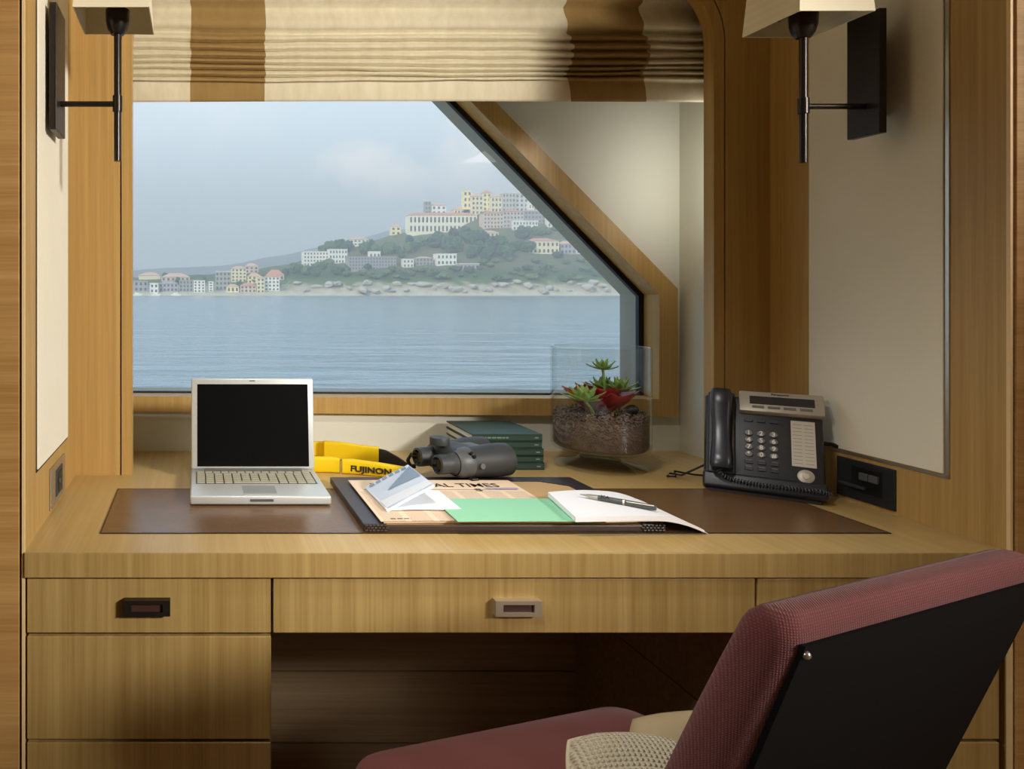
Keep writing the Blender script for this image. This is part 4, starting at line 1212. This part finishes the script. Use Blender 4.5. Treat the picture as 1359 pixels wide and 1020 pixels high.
# ------------------------------------------------------------------ outside: sea, headland, town
SEA = -1.5
m, nt, b = newmat('sea water')
b.inputs['Base Color'].default_value = srgb(112, 130, 138)
b.inputs['Roughness'].default_value = 0.18
tc = nt.nodes.new('ShaderNodeTexCoord')
hsum = None
for sc_, st in (((0.25, 0.7, 1), 1.0), ((0.05, 0.16, 1), 1.6)):
    mpn = nt.nodes.new('ShaderNodeMapping'); mpn.inputs['Scale'].default_value = sc_
    nn = nt.nodes.new('ShaderNodeTexNoise'); nn.inputs['Scale'].default_value = 1.0; nn.inputs['Detail'].default_value = 5
    nt.links.new(tc.outputs['Object'], mpn.inputs[0]); nt.links.new(mpn.outputs[0], nn.inputs[0])
    mu = nt.nodes.new('ShaderNodeMath'); mu.operation = 'MULTIPLY'; mu.inputs[1].default_value = st
    nt.links.new(nn.outputs['Fac'], mu.inputs[0])
    if hsum is None: hsum = mu
    else:
        a_ = nt.nodes.new('ShaderNodeMath'); a_.operation = 'ADD'; nt.links.new(hsum.outputs[0], a_.inputs[0]); nt.links.new(mu.outputs[0], a_.inputs[1]); hsum = a_
bp = nt.nodes.new('ShaderNodeBump'); bp.inputs['Strength'].default_value = 0.6; bp.inputs['Distance'].default_value = 0.28
nt.links.new(hsum.outputs[0], bp.inputs['Height']); nt.links.new(bp.outputs['Normal'], b.inputs['Normal'])
M['sea'] = m
bm = NB()
vs = [bm.verts.new(p) for p in ((-6000, 4, SEA), (6000, 4, SEA), (6000, 9000, SEA), (-6000, 9000, SEA))]
bm.faces.new(vs)
tag(obj('sea', bm, M['sea']), 'rippled blue sea between the yacht and the far shore', 'sea', kind='stuff')

def interp(tab, x):
    if x <= tab[0][0]: return tab[0][1]
    for (x0, y0), (x1, y1) in zip(tab, tab[1:]):
        if x <= x1: return y0 + (y1 - y0) * (x - x0) / (x1 - x0)
    return tab[-1][1]
RIDGE = [(-100, 380), (100, 372), (176, 368), (250, 366), (300, 362), (345, 356), (385, 350), (430, 338), (470, 327), (520, 312), (545, 307), (600, 300), (622, 288), (645, 275), (690, 272), (740, 279), (800, 292), (900, 300), (1000, 320), (1200, 384)]
S0, S1 = 600.0, 770.0
def ground_h(px, D):
    tt = (D - S0) / (S1 - S0)
    ry = interp(RIDGE, px)
    if tt <= 0: return SEA - 1.0 + tt * 10
    if tt <= 1:
        amp = 391.5 - ry
        bank = 12 * min(1, tt / 0.10) if px > 385 else 3 * min(1, tt / 0.05)
        bank = min(bank, amp * 0.6)
        y = 391.5 - bank - (amp - bank) * tt ** 0.95
        y += 1.2 * noise.noise((px * 0.08, tt * 9, 0.3)) * min(1, tt * 6)
        return EYE - (y - CY) / F * D
    return (EYE - (ry - CY) / F * S1) * max(0.0, 1 - (tt - 1) * 0.5)
m, nt, b = newmat('headland ground')
tc = nt.nodes.new('ShaderNodeTexCoord'); geo = nt.nodes.new('ShaderNodeNewGeometry')
sp_ = nt.nodes.new('ShaderNodeSeparateXYZ'); nt.links.new(geo.outputs['Position'], sp_.inputs[0])
nn = nt.nodes.new('ShaderNodeTexNoise'); nn.inputs['Scale'].default_value = 0.10; nn.inputs['Detail'].default_value = 6; nt.links.new(geo.outputs['Position'], nn.inputs[0])
ma = nt.nodes.new('ShaderNodeMath'); ma.operation = 'MULTIPLY_ADD'; ma.inputs[1].default_value = 16; nt.links.new(nn.outputs['Fac'], ma.inputs[0]); nt.links.new(sp_.outputs['Z'], ma.inputs[2])
rp = nt.nodes.new('ShaderNodeValToRGB')
mr = nt.nodes.new('ShaderNodeMapRange'); mr.inputs['From Min'].default_value = 0; mr.inputs['From Max'].default_value = 40
nt.links.new(ma.outputs[0], mr.inputs['Value']); nt.links.new(mr.outputs[0], rp.inputs['Fac'])
e = rp.color_ramp.elements
e[0].position = 0.2; e[0].color = srgb(196, 186, 166)
e[1].position = 0.38; e[1].color = srgb(160, 152, 128)
for p_, c_ in ((0.46, (96, 112, 66)), (0.62, (70, 88, 58)), (0.85, (104, 106, 78))):
    q = e.new(p_); q.color = srgb(*c_)
nt.links.new(rp.outputs[0], b.inputs['Base Color']); b.inputs['Roughness'].default_value = 1; b.inputs['Specular IOR Level'].default_value = 0.05
bp = nt.nodes.new('ShaderNodeBump'); bp.inputs['Strength'].default_value = 1; bp.inputs['Distance'].default_value = 3
nt.links.new(nn.outputs['Fac'], bp.inputs['Height']); nt.links.new(bp.outputs['Normal'], b.inputs['Normal'])
M['land'] = m
bm = NB()
pxs = list(range(-100, 1201, 6)); Ds = [594 + i * 4 for i in range(0, 46)] + [800, 850, 900, 1000]
G = [[bm.verts.new((X(px, D), D, ground_h(px, D))) for px in pxs] for D in Ds]
for a, b_ in zip(G, G[1:]):
    for i in range(len(pxs) - 1): bm.faces.new((a[i], a[i + 1], b_[i + 1], b_[i]))
bmesh.ops.recalc_face_normals(bm, faces=bm.faces)
o = obj('headland', bm, M['land'], smooth=True); tag(o, 'rocky green headland rising from the sea', 'hill', kind='structure')
M['far'] = pbr('far hills', srgb(84, 100, 96), 1.0, spec=0.0, var=(0.01, 0.2))
FAR = [(-200, 372), (100, 362), (176, 358), (240, 355), (300, 352), (340, 345), (400, 333), (450, 322), (520, 306), (600, 296), (800, 300), (1300, 330)]
bm = NB()
pxs = list(range(-200, 1301, 10)); G = []
for D, k in ((2100, 0.0), (2300, 0.55), (2500, 1.0), (2800, 0.8)):
    G.append([bm.verts.new((X(px, D), D, SEA - 1 + k * ((CY - interp(FAR, px) - 2.5 * noise.noise((px * 0.03, 0, 0))) / F * 2500 + 4))) for px in pxs])
for a, b_ in zip(G, G[1:]):
    for i in range(len(pxs) - 1): bm.faces.new((a[i], a[i + 1], b_[i + 1], b_[i]))
bmesh.ops.recalc_face_normals(bm, faces=bm.faces)
tag(obj('hills', bm, M['far'], smooth=True), 'hazy blue hills far behind the shore', 'hills', kind='structure')

def ground_at(px, py):
    best = S1
    D = S0 + 1
    while D < S1:
        if CY + (EYE - ground_h(px, D)) / D * F <= py: return D
        D += 1.5
    return S1 - 2
WALLC = {}
def wallmat(c):
    if c not in WALLC: WALLC[c] = pbr('render %d %d %d' % c, srgb(*c), 0.9, spec=0.05)
    return WALLC[c]
GLAZE = pbr('dark glazing', srgb(58, 62, 68), 0.4)
ROOF = (206, 150, 122); ROOFP = (214, 176, 150); WHITE = (244, 240, 228); CREAM = (240, 226, 186); GREY = (170, 168, 164); PINK = (222, 198, 180); YEL = (246, 232, 178); DK = (166, 166, 164); MAUVE = (180, 172, 178)
def building(label, p0, p1, yt, yb, wall, roof=None, wins=None, hip=0.28, group=None, depth=None, arch=False):
    pc = (p0 + p1) / 2
    D = ground_at(pc, yb)
    x0, x1 = X(p0, D), X(p1, D)
    z1 = Z(yt, D)
    zg = min(ground_h(p0, D), ground_h(p1, D), Z(yb, D))
    z0 = zg - 2.0
    dp = depth or max(6, min(16, (x1 - x0) * 0.6))
    t = thing('house', label, 'building', (X(pc, D), D, zg), group=group)
    h = z1 - Z(yb, D)
    rh = hip * h if roof else 0
    zw = z1 - rh
    obj('wall', bx(x0, x1, D, D + dp, z0, zw), wallmat(wall), t)
    if roof:
        bm = NB(); e_ = 0.5
        b4 = [bm.verts.new(p) for p in ((x0 - e_, D - e_, zw), (x1 + e_, D - e_, zw), (x1 + e_, D + dp + e_, zw), (x0 - e_, D + dp + e_, zw))]
        k = min(dp / 2, (x1 - x0) * 0.4)
        r2 = [bm.verts.new(p) for p in ((x0 + k, D + dp / 2, z1), (x1 - k, D + dp / 2, z1))]
        bm.faces.new(b4[::-1]); bm.faces.new((b4[0], b4[1], r2[1], r2[0])); bm.faces.new((b4[2], b4[3], r2[0], r2[1])); bm.faces.new((b4[1], b4[2], r2[1])); bm.faces.new((b4[3], b4[0], r2[0]))
        bmesh.ops.recalc_face_normals(bm, faces=bm.faces)
        obj('roof', bm, wallmat(roof), t)
    else:
        obj('roof', bx(x0 - 0.3, x1 + 0.3, D - 0.3, D + dp + 0.3, zw, zw + 0.5), wallmat(WHITE if wall != DK else GREY), t)
    if wins:
        nc, nr = wins
        zl = Z(yb, D); hh = zw - zl
        w0 = None
        ww, wh = (x1 - x0) / nc * 0.45, hh / nr * (0.5 if not arch else 0.62)
        for r in range(nr):
            for c in range(nc):
                x = x0 + (c + 0.5) * (x1 - x0) / nc; z = zl + (r + 0.5) * hh / nr
                if w0 is None:
                    if arch:
                        pl = [(-ww / 2, -wh / 2), (ww / 2, -wh / 2)] + [(ww / 2 * math.cos(q * PI / 6), wh / 2 - ww / 2 + ww / 2 * math.sin(q * PI / 6)) for q in range(7)]
                        bm = prism(NB(), pl, -0.12, 0.1)
                    else: bm = bx(-ww / 2, ww / 2, -0.12, 0.1, -wh / 2, wh / 2)
                    w0 = o = obj('window', bm, GLAZE, t, local=True)
                else:
                    o = w0.copy(); col.objects.link(o); o.parent = t
                o.location = MW[t.name].inverted() @ Vector((x, D, z))
    return t
B = building
# waterfront on the left
B('grey flat roofed waterfront block at the far left of the view', 172, 196, 373, 387, DK, None, (4, 2))
B('small white cottage by the water beside the grey flat roofed block', 199, 210, 376, 389, WHITE, None, (2, 2))
B('beige house with pink roof above the grey waterfront block', 184, 213, 361, 371, CREAM, ROOFP, None, 0.45)
B('long low house with the longest pink roof on the left shore', 214, 252, 362, 373, PINK, ROOFP, (6, 1), 0.5)
B('mauve grey waterfront house below the long pink roof', 211, 236, 373, 387, MAUVE, GREY, (5, 2), 0.2)
B('dark grey waterfront block beside the white balconied flats', 238, 256, 372, 387, DK, None, (4, 3))
B('white balconied waterfront flats beside the dark grey block', 257, 272, 372.5, 388, WHITE, None, (3, 4))
B('narrow white tower house on the left shore', 277, 283, 374, 387, WHITE, None, (1, 4))
B('grey apartment house with white flat top on the left shore', 286, 306, 360.5, 385, GREY, None, (4, 4))
B('small yellow house by the water below the grey apartment house', 301, 317, 377, 388, YEL, ROOFP, (3, 1))
B('tall beige terraced house climbing the left slope', 307, 327, 353, 374, CREAM, ROOFP, (4, 4), 0.15)
B('beige house with pinkish roof at the top of the left slope', 325, 343, 349, 362, PINK, ROOFP, (3, 2), 0.35)
B('beige waterfront house with orange roof beside the yellow tall house', 319, 340, 375, 388, PINK, ROOF, (4, 2), 0.3)
B('pale yellow house halfway up the left slope', 329, 346, 362, 376, YEL, ROOFP, (3, 2), 0.3)
B('tall pale yellow waterfront house at the end of the left town', 341, 351, 366, 389, CREAM, ROOFP, (2, 4), 0.12)
B('white house with dark balconies at the right end of the left town', 351, 371, 364, 386, WHITE, ROOF, (4, 4), 0.14)
B('house with wide orange roof behind the white balconied house', 354, 377, 357.5, 372, PINK, ROOF, (4, 1), 0.5)
# middle slope
B('white terraced hotel at the left end of the headland', 403, 436, 334, 353, WHITE, None, (8, 4))
B('upper white wing of the hotel on the headland', 437, 461, 331, 350, WHITE, None, (6, 3))
B('long dark glass fronted building in the middle of the headland', 463, 526, 341, 358, DK, None, (16, 4))
B('cream house standing behind the dark glass fronted building', 490, 505, 334, 345, WHITE, None, (3, 1))
B('white villa among the trees above the hotel', 464, 490, 314, 326, WHITE, ROOFP, (5, 2), 0.3)
B('small white house right of the dark glass fronted building', 535, 549, 344, 355, WHITE, None, (3, 2))
B('pale house with dark windows between two white houses', 552, 575, 340, 352, GREY, ROOFP, (5, 2), 0.2)
B('white house with tall windows below the arcaded palace', 580, 606, 337, 352, WHITE, None, (5, 2))
B('low grey house beside the headland rocks', 610, 636, 350, 358, MAUVE, None, (5, 1))
# hill town
B('large cream arcaded palace stretching along the hilltop', 543, 633, 281, 309, (248, 240, 214), ROOF, (17, 2), 0.16, depth=14, arch=True)
B('pair of pale towers rising behind the arcaded palace', 564, 572, 267, 285, GREY, None, (2, 3))
B('wide pale church front behind the arcaded palace', 573, 592, 268.5, 285, WHITE, ROOFP, (3, 2), 0.25)
B('small yellow house at the left foot of the arcaded palace', 519, 532, 297, 312, YEL, ROOFP, (2, 2), 0.25)
B('low cream terrace house below the arcaded palace', 640, 640 + 22, 305, 314, CREAM, ROOFP, (4, 1), 0.4)
B('narrow yellow tower house at the crest of the hill town', 615, 626, 253, 284, YEL, None, (2, 4))
B('tall cream house on the crest of the hill town', 626, 641, 256, 285, CREAM, ROOFP, (3, 4), 0.15)
B('yellow crest house with red roof in the hill town', 641, 652, 252, 280, YEL, ROOF, (2, 4), 0.15)
B('cream crest house left of the grey hill town block', 652, 666, 258, 282, CREAM, ROOFP, (3, 3), 0.15)
B('broad grey block on the crest of the hill town', 667, 684, 256, 282, (200, 196, 186), None, (4, 4))
B('second grey house on the crest near the window edge', 684, 701, 254, 281, (206, 204, 198), ROOFP, (3, 4), 0.12)
B('narrow white house near the crest beside the window edge', 702, 709, 270, 286, WHITE, None, (2, 2))
B('cream house row at the shoulder of the hill town', 603, 624, 274, 290, CREAM, ROOFP, (5, 2), 0.25)
B('large grey pink house with orange roof below the crest', 642, 668, 279, 303, PINK, ROOF, (6, 4), 0.14)
B('grey stepped house beside the large grey pink house', 668, 695, 277, 302, (204, 192, 182), ROOF, (6, 4), 0.14)
B('grey house with wide front below the crest at the right', 696, 728, 277, 296, GREY, ROOFP, (7, 3), 0.15)
B('low white house with many windows below the crest', 681, 714, 293, 306, WHITE, None, (8, 2), depth=4)
B('bright white end house against the window edge', 727, 740, 287, 302, WHITE, None, (3, 2))
B('cream villa with orange roof and tall windows on the right slope', 702, 742, 315, 337, CREAM, ROOF, (7, 2), 0.22)
B('grey wing standing right of the cream villa', 744, 764, 319, 337, MAUVE, ROOFP, (4, 2), 0.25)
B('tiny white house alone on the right slope', 765, 774, 329, 337, WHITE, ROOFP, (2, 1), 0.3)

# trees: rounded crowns with a trunk
GREENS = [pbr('foliage %d' % k, srgb(*c), 1.0, spec=0.05, var=(0.5, 0.3)) for k, c in enumerate(((66, 92, 62), (84, 106, 66), (100, 120, 74), (58, 82, 66)))]
BARK = pbr('bark', srgb(96, 82, 66), 1.0)
crowns = []
for k in range(5):
    bm = NB(); bmesh.ops.create_icosphere(bm, subdivisions=3, radius=1)
    for v in bm.verts:
        v.co *= 1 + 0.35 * noise.noise(v.co * 1.9 + Vector((k * 7, 0, 0))) + 0.22 * noise.noise(v.co * 5 + Vector((0, k * 5, 0)))
    me = bpy.data.meshes.new('crown'); bm.to_mesh(me); bm.free(); crowns.append(me)
crown_mesh = {}
def tree(label, group, px, py, hp, ratio=1.0, g=0, tall=1.0):
    D = ground_at(px, py)
    z0 = ground_h(px, D)
    h = hp / F * D
    t = thing('tree', label, 'tree', (X(px, D), D, z0), group=group)
    key = (random.randrange(5), g)
    if key not in crown_mesh:
        me = crowns[key[0]].copy(); me.materials.append(GREENS[g]); crown_mesh[key] = me
    o = bpy.data.objects.new('crown', crown_mesh[key]); col.objects.link(o); o.parent = t
    r = h * 0.5
    o.scale = (r * ratio, r * ratio * 0.8, r * tall); o.location = (0, 0, h * 0.55); o.rotation_euler = (0, 0, random.random() * 6)
    bm = NB(); cyl(bm, (0, 0, -1), (0, 0, h * 0.4), max(0.3, h * 0.05), 8)
    obj('trunk', bm, BARK, t, local=True)
random.seed(21)
def grove(label, group, n, px0, px1, py0, py1, h0, h1, gs=(0, 1, 3), ratio=(0.9, 1.4)):
    for k in range(n):
        px = px0 + (px1 - px0) * (k + random.uniform(0.15, 0.85)) / n
        tree(label, group, px, random.uniform(py0, py1), random.uniform(h0, h1), random.uniform(*ratio), random.choice(gs))
grove('dark tree in the grove on the skyline above the white hotel', 'skyline grove above the hotel', 7, 427, 462, 332, 335, 10, 16)
grove('green tree below the white hotel, near the headland tip', 'trees below the hotel', 14, 376, 465, 352, 368, 8, 14, (1, 2, 0))
grove('dark tree between the white villa and the dark glass fronted building', 'trees above the dark building', 14, 478, 560, 326, 342, 10, 16, (0, 3, 1), (0.8, 1.1))
grove('dark tree in the wood right below the arcaded palace', 'wood below the palace', 16, 575, 640, 313, 338, 11, 17, (0, 3))
grove('dark tree in the wood between the hill town and the cream villa', 'wood left of the cream villa', 16, 622, 702, 318, 350, 11, 17, (0, 3))
grove('green tree below the low white house on the right slope', 'trees above the cream villa', 8, 690, 760, 306, 314, 7, 12, (0, 1))
grove('low bush on the green bank above the shore rocks', 'bushes above the rocks', 30, 455, 640, 358, 372, 5, 9, (1, 2, 0), (1.3, 2.2))
grove('low bush on the right slope above the boulders', 'bushes on the right slope', 34, 640, 850, 342, 374, 5, 9, (1, 2, 0), (1.3, 2.4))
grove('small tree among the houses of the left shore town', 'trees in the left town', 10, 190, 380, 370, 384, 6, 10, (0, 1), (0.8, 1.1))
# shore boulders
ROCK = pbr('pale rock', srgb(182, 176, 164), 0.95, spec=0.1, bump=(0.8, 0.8, 0.5), var=(0.6, 0.2))
rocks = []
for k in range(4):
    bm = NB(); bmesh.ops.create_icosphere(bm, subdivisions=2, radius=1)
    for v in bm.verts: v.co *= 1 + 0.45 * noise.noise(v.co * 1.5 + Vector((k * 3, 9, 0)))
    me = bpy.data.meshes.new('boulder'); bm.to_mesh(me); bm.free(); me.materials.append(ROCK); rocks.append(me)
random.seed(31)
for k in range(46):
    px = 395 + (855 - 395) * (k + random.random()) / 46
    py = random.uniform(376, 390)
    D = ground_at(px, py)
    o = bpy.data.objects.new('boulder', rocks[k % 4]); col.objects.link(o)
    s = random.uniform(1.6, 4.2)
    o.scale = (s * random.uniform(1, 2.2), s, s * random.uniform(0.6, 0.9)); o.rotation_euler = (0, 0, random.random() * 6)
    o.location = (X(px, D), D, ground_h(px, D) + 0.3 * s)
    tag(o, 'pale boulder on the rocky waterline of the headland', 'boulder', 'shore boulders')
# small boats moored off the left town
for k, (px, lab) in enumerate(((183, 'white motor boat moored nearest the far left'), (207, 'small white boat off the white cottage'), (234, 'small white boat off the mauve grey house'))):
    t = thing('motor_boat', lab, 'boat', (X(px, 590), 590, SEA))
    poly = [(-4, 0), (3.2, 0), (4.6, 1.5), (-4.2, 1.3)]
    obj('hull', prism(NB(), poly, -1.3, 1.3), wallmat(WHITE), t, local=True)
    obj('cabin', bx(-2.5, 1.2, -0.9, 0.9, 1.35, 2.4, bev=0.2), wallmat(WHITE), t, local=True)

# haze over the water: a thin scattering air volume
m = bpy.data.materials.new('sea haze'); m.use_nodes = True
nt = m.node_tree; nt.nodes.remove(nt.nodes['Principled BSDF'])
vs_ = nt.nodes.new('ShaderNodeVolumeScatter'); vs_.inputs['Color'].default_value = (0.93, 0.96, 1.0, 1); vs_.inputs['Density'].default_value = 0.00085; vs_.inputs['Anisotropy'].default_value = 0.0
nt.links.new(vs_.outputs[0], nt.nodes['Material Output'].inputs['Volume'])
o = obj('haze', bx(-2500, 3500, 60, 2900, SEA - 3, 400), m)
tag(o, 'thin sea haze between the yacht and the far shore', 'haze', kind='stuff')

# ------------------------------------------------------------------ sky
w = bpy.data.worlds.new('sky'); sc.world = w; w.use_nodes = True
nt = w.node_tree
bg = nt.nodes['Background']
tc = nt.nodes.new('ShaderNodeTexCoord')
sp_ = nt.nodes.new('ShaderNodeSeparateXYZ'); nt.links.new(tc.outputs['Generated'], sp_.inputs[0])
rp = nt.nodes.new('ShaderNodeValToRGB'); nt.links.new(sp_.outputs['Z'], rp.inputs['Fac'])
e = rp.color_ramp.elements
e[0].position = 0.0; e[0].color = srgb(188, 203, 213)
e[1].position = 0.6; e[1].color = srgb(150, 188, 226)
q = e.new(0.10); q.color = srgb(188, 206, 220)
q = e.new(0.25); q.color = srgb(199, 215, 227)
prev = rp.outputs['Color']
fine = nt.nodes.new('ShaderNodeTexNoise'); fine.inputs['Scale'].default_value = 14; fine.inputs['Detail'].default_value = 6; fine.inputs['Roughness'].default_value = 0.6
nt.links.new(tc.outputs['Generated'], fine.inputs[0])
# cumulus banks: (azimuth tangent, elevation tangent, radius, strength)
for (tx, tz, rad, amt) in ((0.21, 0.185, 0.06, 1.0), (0.275, 0.165, 0.065, 0.9), (0.38, 0.17, 0.095, 0.9), (0.43, 0.22, 0.09, 0.8), (0.44, 0.13, 0.09, 0.6), (0.02, 0.26, 0.16, 0.25), (-0.4, 0.25, 0.2, 0.5), (0.9, 0.3, 0.3, 0.6)):
    c = Vector((tx, 1.0, tz)).normalized()
    sb = nt.nodes.new('ShaderNodeVectorMath'); sb.operation = 'SUBTRACT'; sb.inputs[1].default_value = c
    nt.links.new(tc.outputs['Generated'], sb.inputs[0])
    ml = nt.nodes.new('ShaderNodeVectorMath'); ml.operation = 'MULTIPLY'; ml.inputs[1].default_value = (1, 1, 1.9)
    nt.links.new(sb.outputs[0], ml.inputs[0])
    ln = nt.nodes.new('ShaderNodeVectorMath'); ln.operation = 'LENGTH'; nt.links.new(ml.outputs[0], ln.inputs[0])
    ad = nt.nodes.new('ShaderNodeMath'); ad.operation = 'MULTIPLY_ADD'; ad.inputs[1].default_value = rad * 2.4; nt.links.new(fine.outputs['Fac'], ad.inputs[0]); nt.links.new(ln.outputs['Value'], ad.inputs[2])
    mr = nt.nodes.new('ShaderNodeMapRange'); mr.inputs['From Min'].default_value = rad * 2.1; mr.inputs['From Max'].default_value = rad * 1.3; mr.inputs['To Max'].default_value = amt
    nt.links.new(ad.outputs[0], mr.inputs['Value'])
    mx = nt.nodes.new('ShaderNodeMix'); mx.data_type = 'RGBA'; mx.inputs['B'].default_value = srgb(246, 240, 238)
    nt.links.new(mr.outputs[0], mx.inputs['Factor']); nt.links.new(prev, mx.inputs['A']); prev = mx.outputs['Result']
nt.links.new(prev, bg.inputs['Color'])
bg.inputs['Strength'].default_value = 1.95

# ------------------------------------------------------------------ light
def lamp(name, kind, loc, target, energy, color=(1, 1, 1), **kw):
    l = bpy.data.lights.new(name, kind); l.energy = energy; l.color = color
    for k, v in kw.items(): setattr(l, k, v)
    o = bpy.data.objects.new(name, l); col.objects.link(o)
    o.location = loc
    o.rotation_euler = (Vector(target) - Vector(loc)).to_track_quat('-Z', 'Y').to_euler()
    return o
sun = lamp('sun', 'SUN', (-300, -300, 300), (0, 0, 0), 4.0, (1.0, 0.93, 0.80), angle=0.02)
sun.rotation_euler = Vector((0.65, 0.72, -0.62)).to_track_quat('-Z', 'Y').to_euler()
WARM = (1.0, 0.955, 0.89)
lamp('cabin_spot', 'SPOT', (2.4, -1.0, 2.15), (-0.20, 1.5, 1.50), 760, WARM, spot_size=math.radians(44), spot_blend=0.75, shadow_soft_size=0.26)
lamp('desk_fill', 'SPOT', (0.14, 0.80, 2.20), (0.55, 1.38, 0.77), 50, (1.0, 0.97, 0.92), spot_size=math.radians(58), spot_blend=1.0, shadow_soft_size=0.06)  # added overhead fill, brightens the papers and the middle of the desk
lamp('side_fill', 'SPOT', (-0.90, 0.30, 1.90), (0.55, 0.68, 0.80), 45, (1.0, 0.96, 0.90), spot_size=math.radians(50), spot_blend=0.7, shadow_soft_size=0.10)  # fill added from the left for the chair side and right pilaster
lamp('recess_fill', 'AREA', (1.215, 1.680, 1.45), (1.13, 1.89, 1.45), 0.40, (1.0, 0.99, 0.93), shape='RECTANGLE', size=0.04, size_y=0.28)  # unseen area light added behind the jamb to lift the recess wall
lamp('bounce_fill', 'AREA', (2.5, -1.4, 2.2), (2.5, -1.4, 0.0), 22, WARM, size=0.8)  # added out of view, bounces light off the floor into the kneehole

sc.view_settings.view_transform = 'Standard'
sc.view_settings.look = 'None'
sc.view_settings.exposure = 0.0
sc.view_settings.gamma = 1.0
sc.view_settings.use_curve_mapping = False
sc.cycles.max_bounces = 10
sc.cycles.transparent_max_bounces = 24
sc.cycles.sample_clamp_indirect = 6
